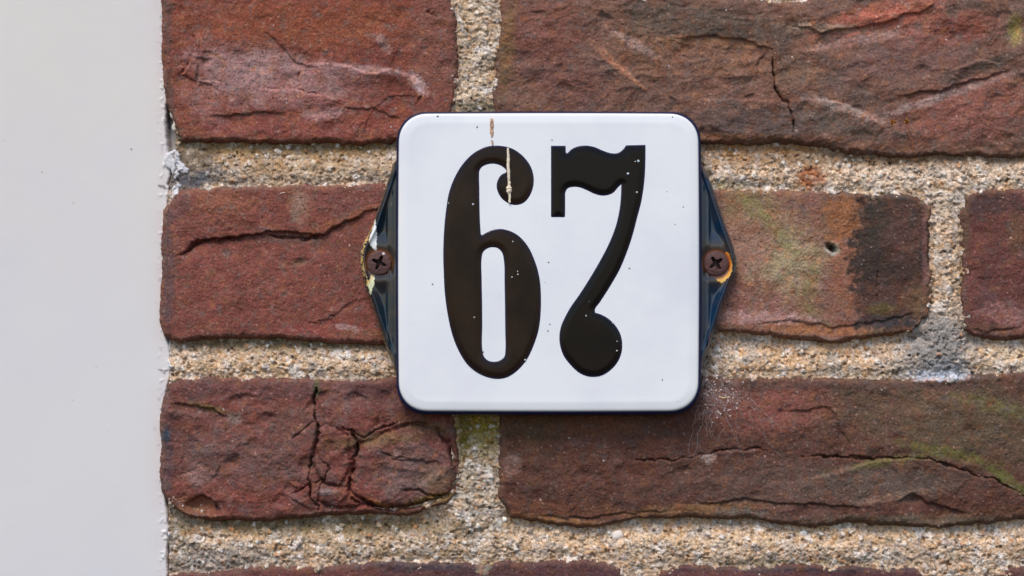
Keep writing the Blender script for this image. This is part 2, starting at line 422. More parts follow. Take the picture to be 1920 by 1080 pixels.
# every brick: base colours, relief, features
SPEC = {}
SPEC['a'] = dict(c1=(130,66,49), c2=(112,54,46), c3=(122,78,70), rel=1.1, seed=11,
 H=[('ledge',[(320,130),(352,125),(365,90),(362,60)],1.1,60),
    ('ledge',[(330,135),(368,150),(372,105),(400,110)],-.9,30),
    ('ledge',[(495,58),(530,88),(556,118),(600,128)],-.8,40),
    ('crack',[(362,60),(366,90),(352,125),(330,140)],3,1.0),
    ('ledge',[(560,118),(640,120),(690,135),(740,130),(775,150),(790,180),(775,205)],1.4,50),
    ('ledge',[(480,168),(560,170),(600,178),(640,190)],1.2,70),
    ('crack',[(500,168),(545,168),(600,176)],2.5,.9),('crack',[(560,135),(562,165)],3,1.1),
    ('ledge',[(640,200),(700,205),(760,225)],-.8,50),('lump',545,150,16,12,20,-1.0),
    ('lump',705,165,80,26,5,-1.0),('crack',[(800,20),(825,33)],6,1.2),('lump',440,105,14,20,-40,-1.1),('lump',620,240,16,14,0,-1),
    ('ledge',[(385,215),(430,218),(480,210),(540,212)],-1.0,50)],
 C=[(580,45,230,40,0,(136,70,44),.6,60,.5,3,0),(820,60,45,150,0,(114,74,66),.6,50,.5,8,0),
    (440,142,95,48,25,(156,122,122),.62,26,.5,5,.45),(505,112,60,26,10,(156,122,120),.6,24,.5,6,.45),(600,150,100,36,10,(156,120,120),.6,22,.5,7,.45),(690,130,90,8,5,(170,132,130),.65,14,.5,8,.5),
    (785,160,12,24,-35,(190,160,160),.9,12,.5,9,.5),(720,80,22,12,50,(150,118,112),.7,14,.5,9,.5),(380,200,60,25,40,(150,105,102),.5,20,.5,9,.5),(560,190,80,20,20,(160,112,112),.5,18,.5,19,.5),
    (610,215,55,12,-10,(165,120,118),.6,16,.5,29,.5),(560,240,220,16,0,(140,74,66),.5,40,.5,12,0),(705,170,75,22,5,(112,56,46),.6,30,.5,13,0),
    (345,245,30,25,0,(120,66,48),.8,25,.5,14,0),(316,190,10,60,0,(88,66,62),.7,20,.5,15,0),(315,20,8,90,0,(90,68,64),.6,20,.5,16,0)])
SPEC['b'] = dict(c1=(114,77,64), c2=(96,72,64), c3=(126,86,70), rel=1.7, seed=23, flow=True,
 H=[('crack',[(1449,92),(1450,140),(1455,168),(1466,186),(1478,192),(1484,212),(1488,232),(1485,258)],2.6,2.8,2),
    ('ledge',[(1090,95),(1140,112),(1180,140),(1215,172)],1.3,60),
    ('ledge',[(1270,75),(1340,66),(1400,78),(1450,92)],-1.4,50),
    ('ledge',[(1480,45),(1540,60),(1620,50),(1720,22),(1760,5)],-1.6,50),
    ('ledge',[(1500,185),(1580,195),(1640,225),(1670,245)],1.1,70),
    ('ledge',[(1300,190),(1400,186),(1480,190)],1.0,60),
    ('ledge',[(1660,180),(1760,170),(1840,145),(1900,130)],-1.2,90),
    ('ledge',[(1780,135),(1830,112),(1880,118)],1.2,30),('lump',1860,125,40,14,-20,-.9),
    ('lump',1905,60,14,26,10,-2.2),('lump',1820,240,80,40,0,.8),('lump',1020,130,70,70,30,.7)],
 C=[(1330,50,170,40,3,(82,68,58),.8,45,.5,3,0),(1200,95,70,40,35,(118,80,58),.6,30,.5,4,0),(1010,60,90,60,0,(118,66,56),.6,50,.5,4,0),
    (1330,78,95,10,3,(164,112,82),.7,20,.5,31,0),(1650,32,110,24,-12,(172,92,74),.85,24,.5,5,0),(1550,52,90,9,3,(150,120,100),.7,18,.5,6,.4),(1640,70,130,9,-10,(165,125,118),.6,16,.5,6,.5),
    (1440,226,150,28,0,(84,66,62),.75,40,.5,7,0),(1590,235,90,26,12,(92,76,66),.7,40,.5,8,0),(1820,210,130,60,-12,(130,74,64),.7,40,.5,9,0),(1780,60,90,30,-10,(140,64,50),.6,26,.5,10,.35),
    (1590,205,95,8,18,(160,138,130),.6,14,.5,10,.5),(1860,120,45,14,-20,(80,66,58),.8,20,.5,11,0),(1190,82,55,9,30,(158,128,122),.6,14,.5,12,.5),(1160,125,60,7,42,(170,110,80),.6,12,.5,12,0),
    (950,90,14,80,5,(112,84,44),.6,25,.5,13,0),(1060,150,80,50,30,(104,60,56),.5,40,.5,14,0),(1740,190,150,8,-18,(165,140,135),.5,14,.5,14,.5),(1905,55,14,26,0,(150,132,70),.7,10,.5,15,0),(1720,275,220,10,3,(106,70,54),.7,24,.5,16,0),(1300,258,200,7,0,(120,76,48),.7,24,.5,17,0),
    (1360,110,120,30,8,(128,86,64),.5,35,.5,71,0),(1500,140,60,30,0,(112,84,68),.5,35,.5,72,0),(1700,110,120,40,-10,(110,76,72),.6,35,.5,73,0),(1015,255,70,6,0,(130,86,60),.6,20,.5,74,0)])
SPEC['c'] = dict(c1=(124,66,56), c2=(112,58,50), c3=(128,76,66), rel=.55, seed=37,
 H=[('ledge',[(325,480),(350,472),(372,450),(420,448),(462,442),(500,434),(560,436),(600,442),(640,420),(690,396),(720,388)],-2.0,45),
    ('crack',[(338,480),(360,462),(380,452),(440,448),(470,440)],4.5,3.2,3),('crack',[(500,440),(540,448),(590,446),(605,440)],5,2.6,3),('crack',[(605,440),(640,420),(690,396),(722,388)],2.5,1.6,3),('crack',[(480,438),(490,442)],4,1.6,2),
    ('crack',[(596,606),(612,600),(625,590)],2,1.0),('ledge',[(560,600),(600,605),(620,596),(650,570),(700,555)],-.5,40),
    ('lump',560,492,14,6,-10,-.9),('lump',425,472,10,8,20,-.5),('lump',400,385,60,25,10,.6)],
 C=[(412,380,60,28,10,(140,86,64),.55,22,.5,3,.3),(560,385,18,38,0,(155,125,105),.55,14,.5,4,.5),(315,510,12,120,0,(90,66,66),.75,26,.5,5,0),(330,390,30,24,0,(100,72,72),.5,20,.5,6,0),
    (660,380,60,30,0,(112,70,66),.5,30,.5,7,0),(545,450,70,8,4,(82,64,56),.6,18,.5,8,0),(650,408,60,8,-22,(140,80,50),.5,14,.5,8,0),(640,620,110,18,0,(136,62,56),.5,26,.5,9,0),(660,490,50,60,0,(106,60,54),.5,30,.5,10,0),
    (562,492,16,6,-10,(90,76,66),.7,12,.5,10,0),(424,474,9,8,0,(88,74,70),.7,12,.5,10,0),(650,614,28,6,10,(170,140,138),.6,10,.5,10,.5),(680,626,60,8,0,(110,74,52),.6,18,.5,11,0),(430,350,150,5,0,(112,88,78),.5,18,.5,12,0)])
SPEC['d'] = dict(c1=(130,92,74), c2=(124,82,74), c3=(120,98,70), rel=.8, seed=41,
 H=[('ledge',[(1600,372),(1604,440),(1600,500),(1606,560),(1608,600)],-.5,60),('crack',[(1645,500),(1648,540),(1644,575)],3,.8),('lump',1558,464,9,6,30,-5.5,3),('lump',1566,470,5,7,0,-3,2),('lump',1560,467,14,12,0,.7,4),('lump',1500,540,16,40,10,-.6),('lump',1680,450,50,40,0,.6),('ledge',[(1400,610),(1480,600),(1560,612),(1660,600),(1730,580)],-.8,30)],
 C=[(1420,450,90,80,30,(150,126,96),.6,24,.6,3,.45),(1490,500,60,70,40,(162,146,112),.55,20,.6,4,.5),(1400,400,50,60,0,(118,106,60),.45,24,.6,5,.4),(1520,540,14,60,10,(110,100,56),.5,20,.5,6,.2),(1440,420,80,14,45,(124,116,68),.6,18,.5,16,.3),
    (1390,450,60,60,0,(146,92,88),.5,22,.5,7,.4),(1582,410,40,60,0,(142,86,50),.8,26,.5,8,0),(1588,520,30,80,0,(136,84,64),.7,24,.5,9,0),(1430,595,90,14,4,(184,146,142),.75,18,.5,10,.45),(1420,580,90,50,4,(134,82,76),.45,24,.5,10,.3),(1530,618,110,11,2,(142,86,48),.7,18,.5,11,0),
    (1674,490,76,150,0,(58,42,36),1,24,.15,12,0),(1650,500,46,120,0,(48,38,32),.6,30,.3,22,0),(1690,440,40,60,0,(96,60,54),.55,20,.5,13,.3),(1660,560,55,40,-20,(100,62,56),.5,20,.5,14,.3),(1640,420,30,50,0,(60,50,42),.5,20,.5,15,0),(1655,580,30,12,0,(92,78,36),.6,14,.5,15,0),(1725,560,30,30,0,(116,82,56),.6,16,.5,17,.2),(1662,604,60,12,0,(50,46,50),.75,14,.5,18,0),(1660,366,90,6,3,(50,48,52),.7,18,.5,19,0),
    (1734,480,5,80,0,(120,72,72),.6,16,.5,20,0),(1668,630,80,8,-10,(116,66,36),.9,14,.5,21,0),(1560,467,13,11,20,(168,164,148),.85,9,.5,22,0),(1560,466,6,7,0,(66,56,50),1,5,.4,23,0)])
SPEC['e'] = dict(c1=(104,58,52), c2=(92,52,48), c3=(116,66,60), rel=.8, seed=53,
 H=[('ledge',[(1815,612),(1850,622),(1920,612)],-.8,20),('lump',1900,450,30,60,0,.6)],
 C=[(1850,380,70,22,0,(66,48,48),.75,26,.5,3,0),(1850,560,20,26,0,(82,56,58),.6,20,.5,4,0),(1890,590,50,24,10,(150,104,100),.55,16,.5,5,.5),(1905,440,16,40,0,(96,72,46),.5,16,.5,6,0),(1812,420,7,60,0,(80,62,42),.6,18,.5,7,0),(1860,615,50,9,5,(100,66,50),.6,14,.5,8,0)])
SPEC['f'] = dict(c1=(114,58,50), c2=(102,56,50), c3=(98,70,68), rel=1.9, seed=61,
 H=[('crack',[(594,716),(592,735),(588,755),(592,785),(598,812),(590,840),(582,865),(580,900),(585,935),(595,950)],3.6,3.4,3),
    ('crack',[(592,785),(570,805),(545,826)],2.2,1.5,3),('crack',[(645,802),(660,810),(672,830),(668,850),(664,880),(655,910),(652,925),(668,940),(700,948),(730,958)],5.0,4.0,3),
    ('crack',[(660,810),(685,822),(700,810),(720,800),(745,790)],2.6,2.0,3),('crack',[(583,905),(565,918),(545,928)],2.6,2.0,3),('crack',[(584,905),(610,900),(618,880),(600,862)],2.4,1.6,3),
    ('crack',[(815,800),(830,820),(845,845),(850,880)],3.4,2.4,3),('chunk',[(668,842),(700,824),(745,803),(800,799),(830,815),(848,850),(856,898),(838,926),(790,942),(730,954),(690,944),(657,918),(662,880)],3.0),('chunk',[(598,800),(640,806),(655,835),(650,890),(635,912),(600,898),(592,850)],1.1,24,1.0,3),('chunk',[(606,905),(650,918),(690,948),(640,952),(598,940)],1.4,16,1.4,3),('ledge',[(715,845),(735,858),(780,862),(840,870)],-1.0,22),('ledge',[(594,790),(588,850),(582,920)],1.1,45),('ledge',[(664,880),(652,925),(700,948)],1.2,40),
    ('crack',[(715,845),(735,855),(775,862)],1.8,.9),('crack',[(755,916),(790,922),(830,932)],3.4,2.2,3),('ledge',[(310,755),(360,760),(400,768),(430,785)],-1.4,40),('ledge',[(310,765),(345,772),(380,782)],1.2,30),
    ('ledge',[(340,945),(380,930),(405,940),(415,965)],-2.5,60),('ledge',[(590,925),(640,915),(655,925)],1.4,30),('ledge',[(395,830),(410,870),(400,900)],.8,40),('ledge',[(590,955),(560,940),(600,925)],.8,30),
    ('crack',[(588,942),(600,950),(596,962)],4,2.0),('lump',440,785,14,12,0,-.8),('lump',510,860,60,60,0,.6),('lump',740,880,60,30,0,.5),('lump',365,948,32,18,0,-2.2),('lump',735,955,14,8,0,-2)],
 C=[(560,728,270,16,0,(98,62,62),.7,30,.5,3,0),(760,745,90,30,0,(92,58,56),.7,34,.5,4,0),(345,770,60,18,10,(104,68,62),.6,20,.5,5,0),(450,870,120,70,0,(124,58,46),.5,50,.5,6,0),(470,860,130,60,10,(96,82,80),.55,22,.6,26,.55),(370,860,40,60,0,(98,78,76),.5,22,.6,27,.5),(560,800,60,40,0,(100,74,68),.4,26,.6,28,.4),(312,850,12,90,0,(84,64,68),.7,20,.5,7,0),
    (770,880,66,52,0,(106,78,74),.9,30,.5,8,0),(820,900,32,22,0,(126,96,72),.6,16,.5,9,0),(815,935,45,10,-10,(116,90,38),.8,14,.5,10,0),(700,825,90,12,-5,(100,82,50),.55,14,.5,11,0),(800,800,50,12,10,(108,84,56),.6,16,.5,12,0),(392,765,40,6,15,(110,88,44),.6,12,.5,13,0),
    (440,785,14,12,0,(120,100,92),.7,12,.5,14,0),(637,755,30,40,0,(130,92,88),.35,14,.5,14,.5),(594,725,5,22,0,(72,74,36),.9,8,.4,15,0),(372,892,30,18,10,(160,116,110),.5,12,.5,16,.5),(310,815,8,14,0,(36,56,70),.9,8,.4,17,0),(365,948,34,18,0,(124,76,52),.85,16,.5,18,0),
    (612,922,20,6,0,(120,108,108),.6,10,.5,19,0),(675,832,7,14,20,(86,44,28),.8,8,.4,20,0),(730,950,50,5,20,(132,82,40),.7,10,.5,21,0)])
SPEC['g'] = dict(c1=(88,51,41), c2=(80,50,41), c3=(94,62,54), rel=1.2, seed=71,
 H=[('crack',[(1180,864),(1225,862),(1262,862),(1300,856),(1350,845),(1400,842),(1455,845)],2.6,1.6,4),('crack',[(1505,855),(1560,856),(1620,860),(1680,858),(1740,860),(1800,880),(1870,900),(1925,930)],3.2,2.6,4),
    ('ledge',[(1500,900),(1560,890),(1620,870),(1680,858),(1740,860),(1800,880),(1870,900),(1925,930)],1.6,70),('ledge',[(1680,945),(1710,925),(1740,945),(1830,965)],-1.3,40),('lump',1715,935,12,10,0,-1.6),
    ('ledge',[(1440,770),(1560,765),(1572,790),(1540,795)],-.8,40),('ledge',[(1180,864),(1260,862),(1350,845),(1455,845)],.8,60),('ledge',[(1300,948),(1380,935),(1500,945),(1640,950)],-1.0,30),('lump',1830,790,120,50,0,.9),('lump',1000,870,60,70,0,.5),('ledge',[(960,965),(1100,972),(1160,962),(1300,955)],-.8,18)],
 C=[(1450,765,115,42,-4,(134,76,66),.7,34,.6,3,.25),(1350,740,50,20,0,(148,108,104),.45,16,.6,4,.5),(1690,770,80,40,-20,(120,70,62),.55,26,.6,5,.2),(1800,790,220,70,6,(90,74,56),.8,50,.6,6,0),(1780,850,90,10,12,(94,88,40),.8,18,.5,7,0),(1640,870,90,8,-10,(98,90,44),.8,16,.5,8,0),(1890,900,50,10,35,(84,84,36),.8,14,.5,9,0),
    (1860,760,70,14,15,(98,92,50),.5,16,.5,10,.3),(1450,910,180,50,0,(94,68,60),.7,40,.6,11,0),(1650,905,150,30,0,(92,76,68),.7,34,.6,12,0),(1000,780,60,70,0,(88,60,36),.5,30,.6,13,0),(1060,805,160,16,0,(80,62,38),.45,24,.6,14,0),(1060,955,130,14,5,(98,56,36),.6,20,.5,15,0),(1050,975,130,6,7,(140,92,48),.7,12,.5,16,0),
    (1300,955,120,10,-3,(126,88,54),.7,16,.5,17,0),(1860,962,110,12,-4,(96,60,42),.7,18,.5,18,0),(1390,966,50,14,0,(88,82,74),.8,16,.5,19,0),(1700,976,200,10,0,(88,76,62),.75,18,.5,20,0),(960,872,18,24,0,(126,98,90),.5,6,.3,21,.5),(1330,860,14,9,0,(176,156,150),.6,8,.5,22,.4),(1118,800,80,22,0,(108,60,44),.5,24,.5,23,0),(1600,722,260,8,0,(84,62,56),.6,18,.5,24,0),(1680,930,90,7,-10,(150,122,106),.5,10,.5,25,.45),(1760,708,54,7,0,(178,184,196),.95,10,.35,27,.3)])
SPEC['h'] = dict(c1=(90,52,50), c2=(78,50,54), c3=(98,60,58), rel=.7, seed=83, H=[], C=[(560,1075,200,16,0,(110,60,54),.6,26,.5,3,0),(1050,1070,100,20,0,(84,50,52),.6,26,.5,4,0),(905,1065,14,12,0,(150,146,130),.8,6,.4,5,.4),(780,1060,120,9,0,(58,52,62),.7,16,.5,6,0)])
SPEC['i'] = dict(c1=(88,50,52), c2=(76,46,50), c3=(98,58,58), rel=.7, seed=89, H=[], C=[(1400,1078,120,10,0,(104,62,64),.6,20,.5,3,0),(1500,1068,200,5,0,(52,46,56),.7,16,.5,6,0)])
SPEC['j'] = dict(c1=(86,50,48), c2=(76,46,46), c3=(98,58,54), rel=.7, seed=97, H=[], C=[])
for q, sd0 in (('k', 101), ('l', 103), ('m', 107), ('n', 109)):
    SPEC[q] = dict(c1=(118,64,52), c2=(104,58,50), c3=(112,74,66), rel=1.0, seed=sd0, H=[], C=[])

LABEL = {'a': 'red brick with pale pinkish bloom at the top left of the wall', 'b': 'long brown brick split by a thin dark vertical crack',
 'c': 'red brick with a long horizontal crack left of the number plate', 'd': 'brick half greenish and half dark right of the number plate',
 'e': 'dark red brick end at the right edge', 'f': 'deeply cracked red brick below left of the number plate', 'g': 'long dark brown brick below the number plate with a mossy crack',
 'h': 'dark purplish brick cut by the bottom edge at left', 'i': 'dark purplish brick cut by the bottom edge right of centre'}

wall = tag(empty('brick_wall', (0, 0.02, -0.17)), 'weathered red and brown brick wall with rough sandy mortar joints behind the number plate', 'brick wall')
bpy.context.view_layer.update()

def build_brick(k):
    sp = SPEC[k]; P = POLY[k]; lo = P.min(0) - 9; hi = P.max(0) + 9; sd0 = sp['seed']
    xs = axis(lo[0], hi[0], -10, 1930, 1.5, 6); ys = axis(lo[1], hi[1], -10, 1090, 1.5, 6)
    X, Y = np.meshgrid(xs, ys)
    wx, wy = warp(X, Y); d = FSD[k](wx, wy)
    # relief
    qx, qy = jit(X, Y, 26, 90, sd0)
    if sp.get('flow'):
        c, s_ = math.cos(.18), math.sin(.18); rx = qx * c - qy * s_; ry = qx * s_ + qy * c
        H = .62 * fbm(rx * .4, ry, 75, 5, sd0 + 1, .5, True) + .8 * fbm(qx, qy, 110, 4, sd0 + 2)
    else:
        H = .45 * fbm(qx * .7, qy, 70, 5, sd0 + 1, .5, True) + .9 * fbm(qx, qy, 120, 4, sd0 + 2)
    H = H * sp['rel'] + .46 * fbm(X, Y, 24, 6, sd0 + 7, .66) * (.6 + .8 * sstep(-.2, .3, fbm(X, Y, 130, 2, sd0 + 71))) + .10 * fbm(X, Y, 4, 2, sd0 + 8)
    # chips: small scooped flakes
    d1, rv, d2 = cells(*jit(X, Y, 9, 25, sd0 + 4), 46, sd0 + 12)
    H -= .45 * sp['rel'] * sstep(.42, .1, d1) * (rv > .62)
    for f in sp['H']:
        if f[0] == 'crack': H = crack(X, Y, H, *f[1:])
        elif f[0] == 'chunk': H = chunk(X, Y, H, *f[1:])
        elif f[0] == 'ledge': H = ledge(X, Y, H, *f[1:])
        else: H = lump(X, Y, H, *f[1:])
    # edge rounding
    er = 13 + 12 * fbm(X, Y, 45, 4, sd0 + 5, .7)
    t = np.clip((d + 7) / er, 0, 1); edge = 7 * (1 - np.sqrt(np.clip(1 - (1 - t) ** 2.6, 0, 1)))
    yy = (-H * sstep(-6, 12, d) + edge) * .001
    # colour
    a = sstep(-.35, .35, fbm(X, Y, 70, 5, sd0 + 21, .6))[..., None]
    C = A(*sp['c1']) * (1 - a) + A(*sp['c2']) * a
    b = (.75 * sstep(.0, .45, fbm(X, Y, 40, 5, sd0 + 33, .65)))[..., None]; C = C * (1 - b) + A(*sp['c3']) * b
    for i, q in enumerate(sp['C']): C = blot(X, Y, C, *q[:7], ns=q[7], edge=q[8], seed=sd0 * 3 + q[9] * 7, speck=q[10])
    # dust in mossy seams of the long low brick and rim staining
    rim = (.55 * sstep(11, 0, d) * (.6 + .6 * fbm(X, Y, 30, 3, sd0 + 44)))[..., None]; rim = np.clip(rim, 0, 1)
    C = C * (1 - rim) + A(100, 76, 62) * rim
    # patchy hue: grey, ochre and wine-coloured mottling
    for cc, sc, th, am, q in (((100, 84, 80), 20, .05, .55, 1), ((142, 88, 52), 24, .08, .40, 2), ((108, 60, 42), 34, .0, .45, 3), ((150, 112, 100), 12, .16, .45, 4)):
        cc = A(*cc) * (C.mean(-1, keepdims=True) / A(118, 72, 62).mean()) ** .8
        m = (am * sstep(th, th + .3, fbm(X, Y, sc, 5, sd0 + 70 + q, .7)))[..., None]; C = C * (1 - m) + cc * m
    C = C * (1.02 + .24 * fbm(X, Y, 9, 3, sd0 + 50, .7) + .16 * fbm(X, Y, 34, 4, sd0 + 56, .7))[..., None] * np.array([.99, 1.05, 1.03])
    g = white(X / 1.9, Y / 1.9, sd0 + 51) * .6 + white(X / 3.3 + .4, Y / 3.3, sd0 + 52) * .4
    C = C * (.74 + .52 * g)[..., None]
    # pale and dark quartz grains
    gr, rv, _ = cells(X, Y, 6.5, sd0 + 60)
    m = ((gr < .26) & (rv > .95)).astype(float)[..., None] * .3; C = C * (1 - m) + A(186, 150, 134) * m
    gr, rv, _ = cells(X, Y, 9, sd0 + 63)
    m = ((gr < .2) & (rv > .93)).astype(float)[..., None] * .75; C = C * (1 - m) + A(60, 44, 42) * m
    gr, rv, _ = cells(X, Y, 42, sd0 + 66)
    m = ((gr < .012 + .03 * (rv - .9) * 10) & (rv > .90)).astype(float)[..., None] * .7; C = C * (1 - m) + A(205, 190, 184) * m
    o = grid_mesh('brick', xs, ys, yy, 0, C, MB, wall, keep=d > -8.5)
    if k in LABEL: o['label'] = LABEL[k]
    fix_parent(o)

for k in BR: build_brick(k)

# ------------------------------------------------------------------ mortar
def build_mortar():
    xs = axis(300, 2360, 300, 1930, 1.5, 6); ys = axis(-380, 1450, -10, 1090, 1.5, 6)
    X, Y = np.meshgrid(xs, ys); wx, wy = warp(X, Y)
    d = np.full(X.shape, -60.0); ab = d.copy()
    for k, P in POLY.items():
        lo = P.min(0) - 60; hi = P.max(0) + 60
        i0, i1 = np.searchsorted(xs, [lo[0], hi[0]]); j0, j1 = np.searchsorted(ys, [lo[1], hi[1]])
        if i0 == i1 or j0 == j1: continue
        sub = FSD[k](wx[j0:j1, i0:i1], wy[j0:j1, i0:i1])
        d[j0:j1, i0:i1] = np.maximum(d[j0:j1, i0:i1], sub)
        j0, j1 = np.searchsorted(ys, [lo[1], hi[1] + 50]); ab[j0:j1, i0:i1] = np.maximum(ab[j0:j1, i0:i1], FSD[k](wx[j0:j1, i0:i1], wy[j0:j1, i0:i1] - 48))
    out = -d      # >0 in the joint
    # depth in mm behind the brick face, joint struck sloping: deep at its top, nearly flush at its foot
    row = np.zeros_like(X)
    for a_, b_ in ((262, 352), (634, 714), (972, 1062), (-96, -10), (1334, 1420)):
        f = (Y - a_) / (b_ - a_); row = np.maximum(row, np.clip(1 - f, 0, 1) * (f > -.35) * sstep(-.35, .05, f + .12 * fbm(X, Y, 30, 3, 403)))
    row = row * sstep(-14, 16, ab + 8 * fbm(X, Y, 30, 3, 404)); dep = 1.7 + 2.7 * row ** 1.7
    dep += 1.3 * fbm(X, Y, 55, 5, 401, .6) - .5 * sstep(6, 26, out)
    L = lambda *a: lump(X, Y, 0 * X, *a)
    dep -= L(350, 308, 36, 36, 0, 1.5) + L(1755, 655, 55, 45, 0, 2.0) + L(1775, 500, 22, 110, 0, 1.2)
    # grains
    g1, r1, g1b = cells(*jit(X, Y, 2, 8, 7), 7.5, 411)
    g2, r2, _ = cells(*jit(X, Y, 3, 14, 8), 17, 421)
    g3, r3, _ = cells(X, Y, 4.2, 431)
    dep -= .28 * sstep(.6, .1, g1) * (r1 > .45) + .6 * sstep(.40, .15, g2) * (r2 > .74)
    dep += 1.0 * sstep(.1, .5, fbm(X, Y, 13, 4, 441, .6)) + .5 * fbm(X, Y, 10, 3, 451, .7)
    smooth_area = np.clip(L(350, 320, 42, 40, 0, 1.4), 0, 1)
    dep = dep * (1 - .5 * smooth_area) + 3.2 * .5 * smooth_area
    dep -= 1.5 * sstep(11, 1, out) * sstep(.0, .35, fbm(X, Y, 34, 4, 447, .6))     # mortar smeared up onto the arris here and there
    # gap against the frame
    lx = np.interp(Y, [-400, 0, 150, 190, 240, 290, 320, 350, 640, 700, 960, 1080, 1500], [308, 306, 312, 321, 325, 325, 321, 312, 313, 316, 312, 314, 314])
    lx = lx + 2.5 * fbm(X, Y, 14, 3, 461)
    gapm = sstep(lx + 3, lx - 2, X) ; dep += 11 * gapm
    # colour
    C = np.zeros(X.shape + (3,)) + A(194, 168, 144)
    a = sstep(-.3, .35, fbm(X, Y, 55, 5, 501, .6))[..., None]; C = C * (1 - a) + A(182, 152, 122) * a
    a = (.9 * sstep(.02, .42, fbm(X, Y, 26, 5, 503, .65)))[..., None]; C = C * (1 - a) + A(208, 192, 174) * a
    a = (.8 * sstep(.12, .45, fbm(X, Y, 22, 5, 505, .65)))[..., None]; C = C * (1 - a) + A(158, 134, 104) * a
    def b(*q): 
        nonlocal C
        C = blot(X, Y, C, *q[:7], ns=q[7] if len(q) > 7 else 24, edge=.55, seed=600 + int(q[0]), speck=q[8] if len(q) > 8 else 0)
    b(560, 275, 230, 15, 0, (124, 100, 62), .75); b(560, 300, 230, 22, 2, (172, 136, 88), .5); b(640, 325, 110, 14, -6, (210, 190, 168), .65, 18)
    b(520, 640, 240, 16, 0, (104, 86, 60), .8); b(430, 690, 200, 14, 0, (196, 160, 118), .5); b(560, 665, 160, 14, 0, (188, 164, 132), .5)
    b(350, 312, 52, 44, 0, (104, 90, 76), .95, 20); b(365, 336, 46, 14, -8, (96, 96, 104), .85, 16); b(385, 285, 20, 18, 20, (100, 76, 40), .7, 14)
    b(893, 90, 34, 130, 0, (200, 182, 156), .5); b(870, 60, 12, 90, 0, (180, 146, 96), .5); b(890, 200, 40, 14, 0, (134, 122, 100), .8); b(930, 100, 5, 110, 0, (120, 104, 84), .7)
    b(1440, 280, 150, 9, 0, (160, 112, 64), .8); b(1620, 296, 280, 15, 0, (124, 94, 66), .85); b(1480, 318, 170, 26, 0, (212, 176, 138), .6); b(1700, 330, 230, 24, 0, (222, 198, 174), .7); b(1522, 332, 24, 20, 0, (158, 88, 42), .85, 14)
    b(1370, 345, 50, 12, 0, (150, 146, 110), .6, 14, .3); b(1560, 352, 90, 7, 0, (122, 116, 100), .7, 12); b(1360, 292, 60, 8, 0, (200, 150, 100), .6, 12)
    b(1775, 400, 24, 60, 0, (208, 190, 170), .6); b(1775, 490, 24, 80, 0, (204, 168, 130), .5); b(1776, 580, 20, 40, 0, (222, 196, 172), .6); b(1805, 480, 5, 110, 0, (128, 110, 84), .7)
    b(1757, 655, 58, 58, 0, (138, 132, 128), 1, 22); b(1745, 650, 40, 18, 0, (128, 110, 90), .4, 22); b(1460, 652, 160, 14, 2, (180, 132, 84), .5); b(1480, 678, 190, 20, 0, (208, 170, 128), .6); b(1870, 665, 80, 26, 0, (206, 180, 148), .6); b(1900, 690, 90, 10, -10, (150, 138, 124), .6, 14)
    b(1345, 665, 34, 34, 0, (150, 130, 110), .55)
    b(1762, 704, 52, 8, 0, (190, 196, 206), .95, 12); b(1640, 702, 90, 5, 0, (120, 116, 98), .6, 12)
    b(898, 806, 44, 34, 0, (136, 116, 30), .85, 16); b(870, 810, 14, 50, 0, (96, 86, 24), .8, 14); b(925, 790, 10, 40, 0, (100, 84, 30), .7, 12); b(896, 870, 40, 40, 0, (176, 156, 112), .6); b(900, 930, 44, 60, 0, (170, 160, 144), .7)
    b(560, 985, 260, 16, 0, (118, 98, 66), .8); b(700, 984, 110, 12, 0, (96, 82, 54), .6); b(520, 1015, 230, 24, 0, (172, 146, 112), .6); b(400, 1050, 90, 24, -5, (146, 136, 128), .7); b(340, 1010, 34, 50, 0, (126, 116, 100), .8); b(880, 1000, 170, 30, -8, (186, 164, 138), .6); b(790, 1038, 120, 10, 0, (120, 104, 80), .6)
    b(1250, 1010, 260, 30, 0, (206, 176, 142), .65); b(1650, 1005, 260, 22, 0, (208, 176, 140), .65); b(1620, 1015, 120, 6, 8, (150, 122, 92), .7, 12); b(1460, 1056, 200, 7, 0, (100, 98, 80), .7, 12); b(1180, 1060, 60, 10, 0, (190, 150, 112), .5); b(1420, 980, 40, 14, 0, (110, 98, 84), .5, 12); b(1250, 985, 60, 8, 0, (190, 130, 74), .5, 12); b(372, 998, 16, 10, 0, (170, 110, 66), .7, 8)
    b(900, 1056, 80, 5, 0, (110, 96, 60), .6, 12)
    # brown dirt washed out of the brick above clings right under each arris
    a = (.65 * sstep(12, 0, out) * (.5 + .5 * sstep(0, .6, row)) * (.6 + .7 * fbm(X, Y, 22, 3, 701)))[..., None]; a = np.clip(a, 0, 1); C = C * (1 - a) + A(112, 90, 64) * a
    for cc, sc, th, am, q in (((150, 142, 142), 22, .06, .65, 1), ((172, 122, 62), 26, .08, .50, 2), ((140, 108, 82), 14, .06, .5, 3), ((214, 200, 190), 12, .12, .6, 4)):
        m = (am * sstep(th, th + .25, fbm(X, Y, sc, 5, 780 + q, .7)))[..., None]; C = C * (1 - m) + A(*cc) * m
    C = C * (1.07 + .42 * fbm(X, Y, 7, 3, 711, .75) + .14 * fbm(X, Y, 30, 3, 712))[..., None] * np.array([1.02, 1.0, .99])
    for sc, th, q, cc in ((38, .10, 11, (222, 212, 204)), (30, .16, 12, (128, 112, 92)), (60, .12, 13, (168, 154, 142))):
        m = (.75 * sstep(th, th + .16, fbm(X, Y, sc, 6, 790 + q, .72)) * (1 - .8 * np.clip(L(1757, 655, 60, 60, 0, 1), 0, 1)))[..., None]; C = C * (1 - m) + A(*cc) * m
